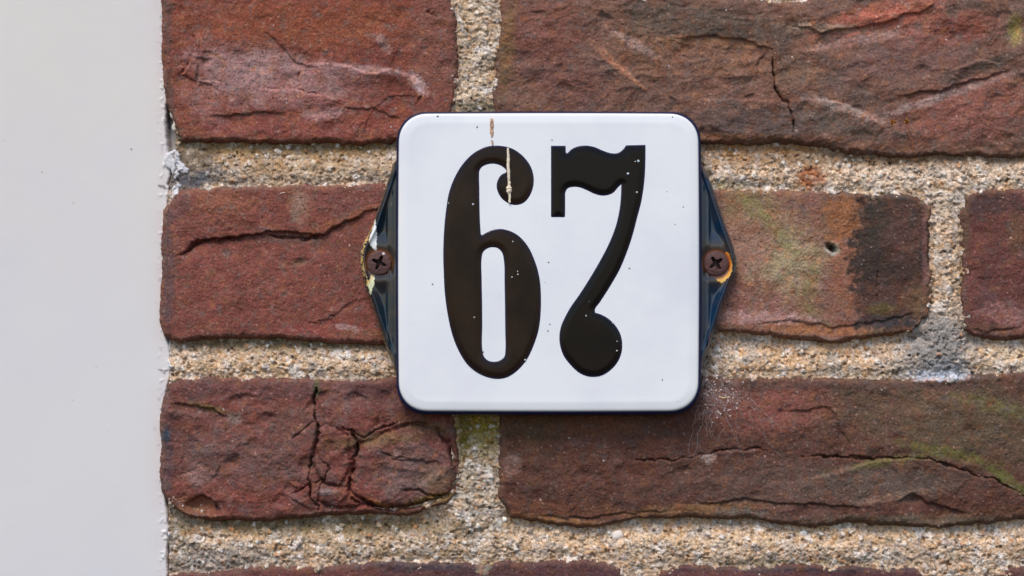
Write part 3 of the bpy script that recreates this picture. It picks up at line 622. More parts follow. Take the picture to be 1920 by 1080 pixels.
    for q in ((540, 306, 230, 34, 0, (158, 128, 96), .5, 24), (1757, 652, 60, 60, 0, (136, 131, 128), .92, 26), (1772, 690, 40, 16, 0, (150, 150, 154), .7, 16), (350, 312, 50, 42, 0, (104, 90, 76), .85, 20), (365, 336, 46, 14, -8, (94, 95, 104), .8, 16),
              (898, 806, 44, 34, 0, (140, 122, 34), .75, 16), (872, 812, 13, 46, 0, (92, 84, 24), .75, 14), (1522, 332, 24, 20, 0, (156, 86, 42), .75, 14), (905, 205, 50, 14, 0, (120, 108, 88), .8, 14),
              (560, 276, 240, 12, 0, (126, 100, 62), .7, 22), (520, 643, 250, 13, 0, (106, 88, 60), .75, 22), (600, 988, 300, 15, 0, (108, 92, 64), .75, 22), (1620, 298, 280, 14, 0, (126, 98, 72), .75, 22), (1420, 279, 130, 9, 0, (158, 112, 66), .75, 18),
              (410, 1052, 100, 20, -4, (134, 126, 120), .6, 22), (1762, 704, 54, 9, 0, (196, 200, 210), .95, 9)): b(*q)
    trow = sstep(.02, .28, fbm(X, Y, 75, 4, 811, .55)); pit = sstep(.30, .42, fbm(X, Y, 15, 4, 813, .6)) * (1 - .6 * trow)
    dep += 1.1 * pit; C = C * (1 - .35 * pit[..., None]) + A(112, 94, 74) * .35 * pit[..., None]
    cream = (.5 * trow * sstep(-.1, .3, fbm(X, Y, 24, 5, 815, .7)))[..., None]; C = C * (1 - cream) + A(206, 184, 162) * cream
    # individual sand grains
    gm = ((g1 < .28 + .3 * r3) & (fbm(X, Y, 24, 3, 715) > -.15))[..., None] * .55 * (1 - .75 * trow[..., None]); tone = np.where((r1 > .955)[..., None], A(228, 216, 206), np.where((r1 > .80)[..., None], A(172, 120, 78), np.where((r1 < .14)[..., None], A(104, 88, 72), C)))
    gm = gm * (1 - .85 * np.clip(L(1757, 655, 62, 62, 0, 1.2) + L(350, 315, 50, 45, 0, 1.2), 0, 1))[..., None]; C = C * (1 - gm) + tone * gm
    gm = ((g2 < .14 + .16 * g1b) & (r2 > .74))[..., None] * .6; tone = np.where((r2 > .90)[..., None], A(230, 216, 208), np.where((r2 > .84)[..., None], A(166, 150, 138), np.where((r2 > .80)[..., None], A(186, 126, 78), A(210, 186, 160))))
    C = C * (1 - gm) + tone * gm
    gm = ((g3 < .5) & (r3 > .88))[..., None] * .55; C = C * (1 - gm) + A(88, 74, 60) * gm
    gm = ((g1b - g1 < .10))[..., None] * .3; C = C * (1 - gm) + A(116, 94, 70) * gm
    C = C * (.80 + .40 * white(X / 1.7, Y / 1.7, 721))[..., None]
    C = C * (1 - .9 * gapm[..., None]) + A(58, 50, 46) * .9 * gapm[..., None]  # shade of the frame gap painted dark into the mortar colour
    # white paint smeared from the frame over the joint
    for pts, wd in (([(316,282),(330,290),(325,300),(338,312),(345,318)],7), ([(318,300),(322,318)],6), ([(330,345),(334,352),(328,362)],4), ([(334,318),(328,330)],3), ([(313,645),(316,690)],3.5), ([(312,985),(314,1010)],2.5)):
        pd = polydist(*jit(X, Y, 9, 9, 733), pts)[0]; m = sstep(wd + 1, wd - 1, pd)
        dep -= .5 * m; C = C * (1 - m[..., None]) + A(200, 196, 198) * m[..., None]
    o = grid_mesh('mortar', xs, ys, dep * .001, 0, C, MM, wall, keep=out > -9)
    fix_parent(o); return o
mortar = build_mortar()

# pebbles standing out of the mortar
rng = random.Random(4)
def pebble(px, py, rx, ry, colr, yb=.003):
    bm = bmesh.new(); bmesh.ops.create_icosphere(bm, subdivisions=3, radius=1)
    V = np.array([v.co[:] for v in bm.verts]); F = np.array([[v.index for v in f.verts] for f in bm.faces]); bm.free()
    s0 = rng.randint(0, 9999); r = 1 + .22 * perlin(V[:, 0] * 1.3 + s0, V[:, 2] * 1.3 + V[:, 1], s0) + .10 * perlin(V[:, 0] * 3 + s0, V[:, 2] * 3 - V[:, 1] * 2, s0 + 1)
    V = V * r[:, None]; a = rng.uniform(0, 3.14); 
    x, z = world(px, py, 0)
    co = np.stack([V[:, 0] * rx * S + x, V[:, 1] * min(rx, ry) * S * .6 + yb, V[:, 2] * ry * S + z], -1)
    C = np.zeros((len(V), 3)) + A(*colr)
    o = make_mesh('pebble', co, F, M_STONE, mortar, C); o.matrix_parent_inverse = mortar.matrix_world.inverted()
bpy.context.view_layer.update()
for q in [(1158,1005,12,10,(226,208,198)),(1720,1052,10,13,(204,180,140)),(1578,349,9,7,(84,78,66)),(1618,350,8,8,(190,184,180)),(1700,341,8,6,(222,208,200)),(1742,339,7,8,(220,206,206)),
          (1425,309,10,8,(196,188,178)),(1797,393,6,8,(206,186,164)),(437,1034,11,6,(226,200,178)),(1300,1031,7,5,(222,206,200)),(1300,1028,5,5,(190,160,110)),(1508,1001,7,7,(226,216,208)),
          (577,345,14,5,(226,214,204)),(635,342,9,5,(222,208,196)),(580,347,6,4,(220,206,190)),(1775,536,6,6,(226,208,200)),(1750,532,4,6,(224,216,210)),(1630,688,8,8,(210,182,160)),
          (878,882,8,7,(232,216,204)),(912,934,9,6,(214,196,180)),(925,949,5,5,(226,214,204)),(945,975,6,5,(226,216,206)),(945,958,4,3,(226,216,206)),(1000,1020,8,6,(222,206,190)),(540,294,5,4,(222,200,184)),(518,282,5,4,(222,198,184)),
          (579,1030,6,5,(226,204,190)),(722,694,7,5,(232,220,212)),(657,710,5,4,(226,214,206)),(1490,311,6,5,(206,200,196)),(806,1035,5,5,(150,150,160)),(1407,1036,5,5,(206,200,200)),(420,1020,4,3,(226,210,200)),(976,1015,4,5,(110,80,56))]:
    pebble(*q)

# solid core behind the joints
def box(name, x0, x1, y0, y1, z0, z1, mat, parent, col):
    co = [(x, y, z) for x in (x0, x1) for y in (y0, y1) for z in (z0, z1)]
    F = [(0,1,3,2),(4,6,7,5),(0,4,5,1),(2,3,7,6),(0,2,6,4),(1,5,7,3)]
    return make_mesh(name, co, F, mat, parent, np.zeros((8, 3)) + col, smooth=False)
x0, z0 = world(321, 1440, 0); x1, z1 = world(2355, -380, 0)
o = box('wall_core', x0, x1, .0165, .11, z0, z1, MM, wall, A(120, 100, 80)); fix_parent(o)

# ------------------------------------------------------------------ white painted frame
frame = tag(empty('painted_frame', (-0.17, 0.02, -0.17)), 'smooth white painted frame board standing left of the brick wall', 'frame')
bpy.context.view_layer.update()
def build_frame():
    xs = np.concatenate([np.arange(-420, 280, 7.0), np.arange(280, 330, 1.3)]); ys = axis(-380, 1450, -10, 1090, 1.8, 8)
    X, Y = np.meshgrid(xs, ys)
    ed = np.interp(Y, [-400,0,60,120,165,190,200,240,285,292,310,320,330,345,352,365,400,460,540,600,632,650,668,690,710,740,800,900,950,985,1010,1040,1080,1500],
                      [304,304,306,308,311,311,309,309,312,320,321,317,317,312,318,315,310,308,309,309,309,314,317,318,316,309,306,304,310,314,313,311,312,312])
    ed = ed + 2.2 * fbm(X * 0 + 3, Y, 9, 4, 811, .6)
    d = ed - X
    dep = 2.6 + .22 * fbm(X, Y * .5, 190, 3, 821) + .012 * fbm(X * 1.6, Y * .25, 14, 3, 823)
    dep = dep + 7 * (1 - np.sqrt(np.clip(1 - (1 - np.clip((d + 4) / 7, 0, 1)) ** 2.2, 0, 1)))
    dep -= .5 * np.exp(-((X - 308) / 9) ** 2) * sstep(.1, .5, fbm(X, Y, 12, 3, 825)) * sstep(0, 4, d)
    C = np.zeros(X.shape + (3,)) + A(210, 203, 197)
    a = sstep(200, 700, Y + 60 * fbm(X, Y, 200, 3, 831))[..., None] * .8; C = C * (1 - a) + A(207, 203, 202) * a
    a = (.6 * np.exp(-((d - 8) / 16) ** 2) * np.clip(.5 + fbm(X, Y, 60, 3, 833), 0, 1))[..., None]; C = C * (1 - a) + A(206, 190, 188) * a
    a = (.7 * sstep(.22, .5, fbm(X, Y, 14, 4, 835)) * sstep(26, 2, d))[..., None]; C = C * (1 - a) + A(150, 148, 156) * a
    # dark hairline cracks in the sealant edge
    for pts in ([(296,349),(304,350),(314,354)],[(300,459),(314,462)],[(302,768),(308,772)],[(313,196),(312,210),(314,240)],[(297,694),(314,695)]):
        pd = polydist(*jit(X, Y, 4, 9, 737), pts)[0]; m = sstep(2.2, .8, pd)[..., None] * .75; C = C * (1 - m) + A(60, 58, 62) * m
    for (cx, cy, r) in ((27,316,1.8),(199,650,2.2),(251,693,2.2),(207,661,1.6),(274,789,2.2),(279,843,3),(280,842,2.5),(109,578,2),(167,259,2),(104,234,1.8),(275,998,3),(116,1065,1),(245,281,1.8)):
        pass
    o = grid_mesh('board', xs, ys, dep * .001, 0, C, M_FRAME, frame); fix_parent(o)
    xa, za = world(-420, 1449, 0); xb, zb = world(311, -379, 0)
    o = box('frame_core', xa, xb, .0062, .08, za, zb, M_FRAME, frame, A(205, 202, 208)); fix_parent(o)
build_frame()
# lips of old paint and sealant bridging the joint
def flake(px, py, pts, name, parent, mat, colr, yb, th=.0008):
    P = smooth_poly([(px + a, py + b) for a, b in pts], 1.6, 100)
    P = P + np.stack([1.0 * perlin(P[:, 0] / 5, P[:, 1] / 5, 3), 1.0 * perlin(P[:, 0] / 5, P[:, 1] / 5, 4)], -1)
    hf = lambda x, y, d: yb - th * np.sqrt(np.clip(d / 3.5, 0, 1)) - .0002 * fbm(x, y, 6, 3, 5)
    cf = lambda x, y, d: np.zeros((len(x), 3)) + A(*colr)
    o = cdt_mesh(name, [P], 1.8, hf, cf, mat, parent, yb, skirt=yb + .002)
    fix_parent(o); return o
flake(0, 0, [(319,206),(326,205),(329,222),(330,245),(326,249),(322,240),(325,226),(320,220)], 'sealant', frame, M_CREAM, (196,186,172), .0022)
flake(0, 0, [(313,150),(318,158),(320,178),(316,184),(312,172)], 'sealant', frame, M_CREAM, (196,188,178), .0022)
flake(0, 0, [(313,288),(322,283),(331,279),(330,286),(323,290),(326,298),(338,306),(344,318),(338,324),(328,322),(329,338),(324,331),(320,318),(312,314),(308,300)], 'sealant', frame, M_CREAM, (196,193,194), .0021, .0004)
flake(0, 0, [(333,346),(331,352),(326,357),(329,363),(326,368),(321,358),(322,351)], 'sealant', frame, M_CREAM, (196,194,196), .0021, .0004)
# ------------------------------------------------------------------ number plate
PB = -0.010     # depth of the enamel face
plate = tag(empty('house_number_plate', (0, 0, -0.046)), 'square white enamel house number plate reading 67, screwed to the brick wall', 'number plate')
bpy.context.view_layer.update()
def rrect(x0, x1, y0, y1, r, n=14, bul=2.0):
    P = []
    for cx, cy, a0 in ((x1 - r, y0 + r, -90), (x1 - r, y1 - r, 0), (x0 + r, y1 - r, 90), (x0 + r, y0 + r, 180)):
        for i in range(n + 1):
            a = math.radians(a0 + 90 * i / n)
            # squircle-like corner
            P.append((cx + r * np.sign(math.cos(a)) * abs(math.cos(a)) ** .92, cy + r * np.sign(math.sin(a)) * abs(math.sin(a)) ** .92))
    P = np.array(P)
    Q = []
    for i in range(len(P)):
        a = P[i]; b = P[(i + 1) % len(P)]; L = np.linalg.norm(b - a); k = 40 if L > 200 else 1
        for j in range(k): Q.append(a + (b - a) * j / k)
    Q = np.array(Q); c = np.array([(x0 + x1) / 2, (y0 + y1) / 2]); h = np.array([(x1 - x0) / 2, (y1 - y0) / 2])
    u = (Q - c) / h
    Q[:, 0] += np.sign(u[:, 0]) * bul * (1 - u[:, 1] ** 2) * (abs(u[:, 0]) > .9); Q[:, 1] += np.sign(u[:, 1]) * bul * .6 * (1 - u[:, 0] ** 2) * (abs(u[:, 1]) > .9)
    return Q
def loft(name, rings, mat, cols, cap, parent):
    """rings: list of (outline, y)"""
    n = len(rings[0][0]); co = []; C = []
    for (P, y), c in zip(rings, cols):
        wx, wz = world(P[:, 0], P[:, 1], PB); co.append(np.stack([wx, np.full(n, y), wz], -1)); C.append(np.zeros((n, 3)) + c)
    F = []
    for r in range(len(rings) - 1):
        for i in range(n):
            j = (i + 1) % n; F.append((r * n + i, r * n + j, (r + 1) * n + j, (r + 1) * n + i))
    co = np.vstack(co); C = np.vstack(C)
    if cap:      # fan of quads into the centre
        c0 = len(co); cy = rings[-1][1]; P = rings[-1][0]; cen = P.mean(0)
        for k in range(1, 7):
            Q = P + (cen - P) * k / 6.0 * .995; wx, wz = world(Q[:, 0], Q[:, 1], PB)
            co = np.vstack([co, np.stack([wx, np.full(n, cy - .00012 * math.sin(k / 6 * 1.57)), wz], -1)]); C = np.vstack([C, np.zeros((n, 3)) + cols[-1]])
            s = c0 + (k - 1) * n - (0 if k > 1 else 0)
            a0 = (len(rings) - 1) * n if k == 1 else c0 + (k - 2) * n
            for i in range(n):
                j = (i + 1) % n; F.append((a0 + i, a0 + j, c0 + (k - 1) * n + j, c0 + (k - 1) * n + i))
    F = np.array(F)[:, ::-1]
    o = make_mesh(name, co, F, mat, parent, C); 
    bm = bmesh.new(); bm.from_mesh(o.data); bmesh.ops.recalc_face_normals(bm, faces=bm.faces[:])
    av = sum((f.normal.y for f in bm.faces))
    if av > 0: bmesh.ops.reverse_faces(bm, faces=bm.faces[:])
    bm.to_mesh(o.data); bm.free()
    fix_parent(o); return o
def offs(d): return rrect(748.5 + d, 1309 - d, 213.5 + d, 770.5 - d, 54 - d * .9, bul=2.2)
wc = A(221, 221, 241)
prof = [(-0.6, .0016), (0, .00095), (.8, .00062), (2, .00042), (4, .00028), (7, .00019), (11, .00011), (14, .00004), (17, -.00002), (20, -.00003), (25, 0), (30, 0)]
loft('enamel_face', [(offs(d), PB + y) for d, y in prof], M_WHITE, [wc * (.86 if d < 1 else 1) * np.array([1, .99, .965]) ** (1 if d < 9 else 0) for d, y in prof], True, plate)
def rimo(e, y, back=0):
    P = rrect(748.5 - e, 1309 + e * 1.15, 213.5 - e * .85, 770.5 + e * 1.45, 54 + e * .7, bul=2.2); return (P, y)
nv = A(22, 27, 58); nd = A(30, 32, 46)
loft('enamel_rim', [rimo(-1.2, PB + .0014), rimo(0.2, PB + .0011), rimo(2.2, PB + .0012), rimo(3.8, PB + .0016), rimo(4.6, PB + .0026), rimo(5.0, PB + .0060), rimo(5.2, -.0008)], M_NAVY, [nv, nv, nv, nv, nd, nd, nd], False, plate)

SIX = [(914.4,274.4),(928,273),(942.2,273.8),(955.6,276.7),(968.9,283.3),(984.4,296.7),(995.6,313.3),(1000.7,333.3),(998.9,353.3),(992.2,368.9),(982.2,380),(968.9,384.4),(955.6,382.2),(942.2,373.3),(934.4,362.2),(931.1,348.9),(933.3,337.8),(940,327.8),(949.5,322.7),(949.6,318.9),(942.2,312.2),(933.3,308.2),(922.2,306.7),(911.1,308.9),(903.3,313.3),(898.9,320),(898.2,328.9),(898.7,350),(898.9,373.3),(900,417.8),(901.4,439),(904,441),(911.1,436.7),(924.4,431.1),(940,429.3),(955.6,432.9),(971.1,441.1),(984.4,454.4),(993,467),(1000,482),(1007.8,504.4),(1012.7,528.9),(1014.4,557.8),(1013.8,586.7),(1010,617.8),(1000,648.9),(986.7,675.6),(968.9,695.6),(951.1,707.1),(935.6,710.4),(915.6,707.8),(895.6,698.9),(875.6,682.2),(860,657.8),(847.8,626.7),(838.9,586.7),(833.8,546.7),(831.8,506.7),(831.1,480),(831.6,451.1),(833.3,422.2),(836.7,391.1),(842.2,360),(852.2,333.3),(866.7,308.9),(884.4,290),(900,280)]
HOLE = [(903,485),(906.2,472),(915.6,465.1),(924.4,463.6),(933.3,465.6),(941.1,473.3),(944.8,488.9),(946,530),(946.7,568.9),(947.3,620),(947.6,657.8),(945.6,668.9),(937.8,675.6),(926.7,678.2),(915.6,676.2),(907.8,668.9),(904.6,657.8),(904.2,610),(904,568.9),(903,520)]
SEVEN = [(1033.1,273.3),(1060.4,273.3),(1061.1,286.7),(1064,286.7),(1070,281.1),(1081.1,275.1),(1098.9,272.9),(1114.4,275.6),(1130,282.2),(1143.3,286.7),(1154.4,287.6),(1163.3,284.4),(1170,278.2),(1173.8,272.4),(1210.2,271.6),(1210.2,295.6),(1208.4,335.6),(1203.3,373.3),(1194.4,408.9),(1184.3,446.7),(1172.6,480),(1161.1,506.7),(1143.3,537.8),(1125.6,565.6),(1115.3,581.1),(1116.2,586.2),(1127.8,590),(1141.1,597.8),(1154.4,611.1),(1163.3,626.7),(1166.7,644.4),(1164.4,664.4),(1155.6,682.2),(1141.1,696.7),(1125.6,704.9),(1105.6,706.2),(1087.8,700),(1070,684.4),(1056.7,666.7),(1050,646.7),(1048.9,628.9),(1052.2,611.1),(1058.9,595.6),(1070,575.6),(1085.6,553.3),(1105.6,522.2),(1130,480),(1143.3,453.3),(1154.4,424.4),(1161.1,395.6),(1163.8,373.3),(1164.9,345.6),(1158.9,351.1),(1150,361.1),(1138.9,366),(1127.8,366.7),(1114.4,363.3),(1098.9,356),(1085.6,351.1),(1074.4,350.4),(1064.4,353.3),(1060,361.1),(1059.8,368),(1059.7,385),(1059.6,402),(1059.5,405.8),(1058,407.3),(1052,407.3),(1040,407.3),(1034.4,407.3),(1033.1,405.6),(1033.1,400),(1033.1,340),(1033.1,280)]
def digit(loops, label):
    lp = [smooth_poly(q, 2.2, 48) for q in loops]
    hf = lambda x, y, d: PB - .00012 - .00026 * np.clip(d / 9.0, 0, 1) - .00008 * sstep(7, 13, d) - .00012 * np.exp(-((x - 886 if x.min() < 1000 else x * 0 + 99) / 16) ** 2) * sstep(330, 430, y)
    def cf(x, y, d):
        a = sstep(2.6, 1.4, d)[:, None]; n = (.5 + .5 * fbm(x, y, 60, 3, 77))[:, None]
        n = n * (.25 + 1.1 * (x.mean() < 1000)); b = A(40, 28, 21) * n + A(14, 13, 14) * (1 - n); b = np.clip(b, .001, 1)  # brown street-reflection sheen, mostly on the six, painted into the base colour
        return b * (1 - a) + A(34, 34, 66) * a
    o = cdt_mesh('digit', lp, 1.7, hf, cf, M_DIGIT, plate, PB, skirt=PB + .0006); o['label'] = label; fix_parent(o)
digit([SIX, HOLE], 'raised black digit 6 with a cream paint drip')
digit([SEVEN], 'raised black digit 7')

# drips of dried cream paint
def drip(pts, rs, colr, label, yb):
    P = []; R = []
    for (x, y), r in zip(pts, rs):
        wx, wz = world(np.array(float(x)), np.array(float(y)), yb); P.append((float(wx), yb, float(wz))); R.append(r * S)
    P = np.array(P); R = np.array(R); t = np.linspace(0, 1, len(P)); tt = np.linspace(0, 1, 60)
    Q = np.stack([np.interp(tt, t, P[:, i]) for i in range(3)], -1); RR = np.interp(tt, t, R) * (1 + .22 * perlin(tt * 17, tt * 0 + 2, 8) + .12 * perlin(tt * 31, tt * 0 + 4, 9)); Q[:, 0] += .00022 * perlin(tt * 9, tt * 0 + 1, 4)
    V, F = tube([(Q, RR)], 1.0, 8); V[:, 1] = yb + (V[:, 1] - yb) * .45
    C = np.zeros((len(V), 3)) + A(*colr); n = fbm(V[:, 0] / S, V[:, 2] / S, 6, 3, 3)[:, None]; C = np.where(n > .25, C * .45, C)
    o = make_mesh('paint_drip', V, F, M_CREAM, plate, C); o['label'] = label; fix_parent(o)
drip([(952.6,277),(953.2,300),(953.6,320),(954.4,340),(954.6,347),(954.4,352),(954.6,358),(955.4,364),(955.8,372),(956,380)], [2.0,2.8,2.9,2.6,2.6,5.2,5.2,2.4,2.2,2.0], (222,205,180), 'cream paint drip with a round bead on the digit 6', PB - .0007)
drip([(922,222),(922.5,232),(921.5,240),(922.5,250),(922.5,258)], [2.2,3.6,3.0,3.4,1.0], (196,158,130), 'brownish drip above the digit 6', PB - .0001)
drip([(922.6,263),(923.4,268),(924,273)], [1.2,1.8,1.0], (190,160,140), 'small brownish drip touching the digit 6', PB - .0002)

# small chips of the enamel
def chip(cx, cy, r, colr, y):
    n = 9; s0 = rng.random() * 9
    pts = [(cx + r * (1 + .35 * math.sin(3 * k + s0)) * math.cos(k * 6.283 / n), cy + r * (1 + .3 * math.cos(2 * k + s0)) * math.sin(k * 6.283 / n)) for k in range(n)]
    wx, wz = world(np.array([p[0] for p in pts] + [cx]), np.array([p[1] for p in pts] + [cy]), PB)
    co = np.stack([wx, np.array([y + .00005] * n + [y - .00012]), wz], -1); F = [(n, (k + 1) % n, k) for k in range(n)]
    o = make_mesh('enamel_chip', co, F, M_CREAM, plate, np.zeros((n + 1, 3)) + A(*colr)); fix_parent(o)
fy = PB - .0002; dy = PB - .00085
for q in [(820.5,218.5,2.2,(50,50,60),PB+.0002),(1261,220,1.8,(50,50,60),PB+.0002),(894.5,238,1.4,(70,60,60),fy),(1035,262.5,1.2,(90,80,80),fy),(1271,753.5,1.8,(90,80,80),PB+.0001),(1070,752,1.8,(50,45,50),PB+.0001),(1242,712,1.2,(90,80,80),fy),
          (811,532.5,1.4,(110,105,110),fy),(1031,608,1.3,(80,75,80),fy),(1027.5,620.5,1.4,(60,60,70),fy),(1180,503,1.6,(130,120,125),fy),(906,660,1.2,(50,45,60),fy),
          (887,383,1.8,(190,190,195),dy),(961.5,453,1.3,(180,180,180),dy),(960,519.5,1.2,(210,210,210),dy),(970.5,509,1.1,(210,210,210),dy),(971,514.5,1.2,(210,210,210),dy),(984.5,674.5,1.6,(200,200,195),PB-.0006),(889.5,595,1.5,(170,170,165),dy),
          (1177,325.5,2.0,(200,205,215),dy),(1197,302,2.2,(190,200,205),dy),(1191,303,1.2,(190,200,205),dy),(1194,360.5,1.6,(200,210,205),dy),(1099,592,1.6,(170,165,165),dy),(1148.5,605.5,1.4,(170,165,165),PB-.0006),(1156.5,657.5,1.5,(190,195,195),PB-.0007),(1157,640,1.2,(170,175,175),PB-.0007),(841,381,1.3,(170,165,160),PB-.0005)]:
    chip(*q)

# mounting tabs
TB = -0.0035
LTAB = [(746,300),(738.6,304.4),(733,320.7),(721,357.4),(708,394),(698.7,422.6),(688.5,443),(678.3,463.3),(675.5,487.7),(678.3,512.2),(686.5,540.7),(696.7,569.2),(713,618),(727.2,658.8),(737.4,687.3),(743.5,707.7),(747,708)]
RTAB = [(1310,300),(1313,304.4),(1322.8,318),(1331,337),(1345,377.8),(1361.5,426.6),(1373.7,459.2),(1379.4,483.7),(1377.8,512.2),(1367.6,540.7),(1353.3,577.4),(1341,618),(1326.8,658.8),(1314.6,694),(1310,698)]
CHIPS = [[(704,412),(706.8,434.8),(705.6,459),(708,471),(702.8,470),(694.6,459),(691,450),(696.7,436)], [(697.5,512),(702,514),(702,532.5),(698,542),(694.6,553),(691.8,542),(687,531),(693,524)]]
RUSTR = [(1357,478),(1363,471.5),(1366,476),(1369.4,484.8),(1372.7,497.8),(1371.4,509.4),(1366,520),(1357.8,527),(1352,531),(1345,526),(1338,520),(1330,512),(1342,494)]
def tab(poly, right, label):
    lp = smooth_poly(poly, 2.2, 60); cx, cy = (1342, 494) if right else (711, 493)
    def hf(x, y, d):
        ds = polydist(x, y, poly[1:-1])[0]          # distance to the free outer edge only
        inn = (x - 1314) if right else (742 - x)    # distance from the plate's side
        h = 1.5 * sstep(0, 5, ds) + .75 * np.exp(-((ds - 8) / 2.6) ** 2) + .35 * np.exp(-((inn - 14) / 2.2) ** 2)
        m = np.minimum(ds, inn)
        r = np.hypot(x - cx, y - cy)
        h -= 1.2 * sstep(10, 22, m) * sstep(26, 60, r)
        h += 1.2 * np.exp(-(np.maximum(inn, 0) / 6.0) ** 2)
        h -= .5 * sstep(40, 20, r) + 2.4 * sstep(21, 17, r)
        return TB - h * .001
    def cf(x, y, d):
        n = fbm(x, y, 40, 4, 61, .6)[:, None]
        base = A(16, 42, 66) if right else A(20, 34, 44)
        brown = A(58, 48, 40)
        C = base * np.ones((len(x), 3)); 
        r = np.hypot(x - cx, y - cy); a = np.clip(.75 * np.exp(-((r - 22) / 26) ** 2)[:, None] + (.3 if right else .45) * sstep(-.1, .4, n), 0, .9)
        C = C * (1 - a) + brown * a
        # worn edge
        e = (.75 * sstep(3.2, 1.2, d) * (.5 + .5 * (fbm(x, y, 9, 3, 63) > (-.05 if not right else .1))))[:, None]; C = C * (1 - e) + (A(118, 100, 66) if not right else A(96, 96, 88)) * e
        jx, jy = x + 1.6 * fbm(x, y, 5, 2, 5), y + 1.6 * fbm(x, y, 5, 2, 6)
        if not right:
            for i, ch in enumerate(CHIPS):
                m = inside(jx, jy, ch)[:, None]; t = sstep(8, 0, polydist(jx, jy, [(690, 446), (690, 455)] if i == 0 else [(700, 510), (688, 530)])[0])[:, None]
                C = np.where(m, (A(226, 224, 226) if i == 0 else A(240, 222, 180)) * (1 - t) + A(214, 176, 104) * t, C)
            pd = polydist(jx, jy, [(701,416),(690,443),(684,456),(679,476),(679,492),(683,512),(690,528)])[0]
            m = ((pd < 2.2) & (fbm(x, y, 4, 2, 71, .8) > -.02))[:, None]; C = np.where(m, A(206, 172, 106), C)
        else:
            m = inside(jx, jy, RUSTR)[:, None]; t = sstep(24, 34, r)[:, None]
            C = np.where(m, A(196, 90, 18) * (1 - t) + A(250, 172, 80) * t, C)
        ring = (.8 * np.exp(-((r - 24) / 3) ** 2))[:, None]; C = C * (1 - ring) + A(110, 62, 30) * ring
        return C
    o = cdt_mesh('mounting_tab', [lp], 1.5, hf, cf, M_TAB, plate, TB, skirt=.0005); o['label'] = label; fix_parent(o)
tab(LTAB, False, 'left tab with chipped enamel along its edge'); tab(RTAB, True, 'right tab with orange rust beside the screw')

def screw(cx, cy, R, ang, label, speck=None):
    nr, na = 30, 96; r = np.linspace(0, 1, nr) ** .8; a = np.linspace(0, 2 * math.pi, na, endpoint=False)
    Rr, Aa = np.meshgrid(r, a, indexing='ij'); x = Rr * np.cos(Aa) * R; y = Rr * np.sin(Aa) * R
    c, s_ = math.cos(ang), math.sin(ang); u = x * c + y * s_; v = -x * s_ + y * c
    wd = lambda q: 3.9 * (1 - .04 * np.abs(q))
    arm = np.maximum(sstep(wd(u) + 1.0, wd(u) - 1.0, np.abs(v)) * sstep(14.5, 12, np.abs(u)), sstep(wd(v) + 1.0, wd(v) - 1.0, np.abs(u)) * sstep(14.5, 12, np.abs(v)))
    arm = np.maximum(arm, sstep(6.5, 4, np.hypot(u, v)))
    Y = TB - .0016 - .0010 * np.sqrt(np.clip(1 - Rr ** 2 * .96, 0, 1)) + .0021 * arm + .00012 * fbm(x + cx, y + cy, 6, 3, 3)
    Y = np.where(Rr > .995, TB + .0005, Y)
    wx, wz = world(x + cx, y + cy, TB); co = np.stack([wx, Y, wz], -1).reshape(-1, 3)
    n = fbm(x + cx, y + cy, 9, 4, 9, .7)[..., None]
    C = A(84, 56, 54) * (1 + .3 * n); C = C * (1 - .9 * arm[..., None]) + A(34, 24, 22) * .9 * arm[..., None]
    e = sstep(.86, .98, Rr)[..., None] * .6; C = C * (1 - e) + A(78, 42, 30) * e
    m = (sstep(.15, .4, fbm(x + cx, y + cy, 12, 3, 19))[..., None]) * .5; C = C * (1 - m) + A(104, 72, 60) * m
    if speck:
        m = (np.hypot(x + cx - speck[0], y + cy - speck[1]) < 2.4)[..., None]; C = np.where(m, A(205, 190, 186), C)
    F = []
    for i in range(nr - 1):
        for j in range(na):
            k = (j + 1) % na; F.append((i * na + j, i * na + k, (i + 1) * na + k, (i + 1) * na + j))
    o = make_mesh('screw', co, np.array(F)[:, ::-1], M_RUST, plate, C.reshape(-1, 3)); o['label'] = label
    fix_parent(o)
screw(711.5, 493, 23.5, .42, 'rusty brown cross-head screw on the left', (719.5, 475.5)); screw(1342, 494, 24, -.62, 'rusty brown cross-head screw on the right')

# ------------------------------------------------------------------ small things
def strand(pts, n=24, seed=0, wob=3.0, y0=-.002, y1=-.002):
    P = np.array(pts, float); t = np.linspace(0, 1, len(P)); tt = np.linspace(0, 1, n)
    x = np.interp(tt, t, P[:, 0]) + wob * perlin(tt * 4, tt * 0, seed) * np.sin(tt * 3.14); y = np.interp(tt, t, P[:, 1]) + wob * perlin(tt * 4, tt * 0 + 5, seed) * np.sin(tt * 3.14)
    dep = y0 + (y1 - y0) * tt; k = S * (D + dep) / D
    return np.stack([(x - 960) * k, dep, (540 - y) * k], -1)
web = tag(empty('cobweb', (0.075, -.003, -.034)), 'thin grey cobweb strands at the lower right corner of the number plate', 'cobweb')
bpy.context.view_layer.update()
paths = []; wr = random.Random(12)
for i, p in enumerate([[(1333,655),(1322,690),(1314,735)],[(1345,668),(1326,700),(1313,745)],[(1330,690),(1318,720),(1306,756)],[(1310,745),(1330,770),(1335,800)],[(1325,760),(1333,780),(1334,800),(1326,808),(1320,798)],[(1345,755),(1375,800),(1388,850)],
                       [(1316,700),(1350,740),(1360,780)],[(1400,740),(1450,790),(1490,810)],[(1320,770),(1316,800),(1300,860)],[(1310,760),(1298,800),(1290,850)],[(1358,775),(1380,820),(1400,870)],[(1420,770),(1440,830),(1470,860)],[(1316,720),(1390,760),(1450,840)],[(1335,700),(1380,745),(1420,760)],[(1312,740),(1345,730),(1375,716)]]):
    paths.append((strand(p, 24, i, 6, -.006, -.0022), wr.uniform(.22, .5)))
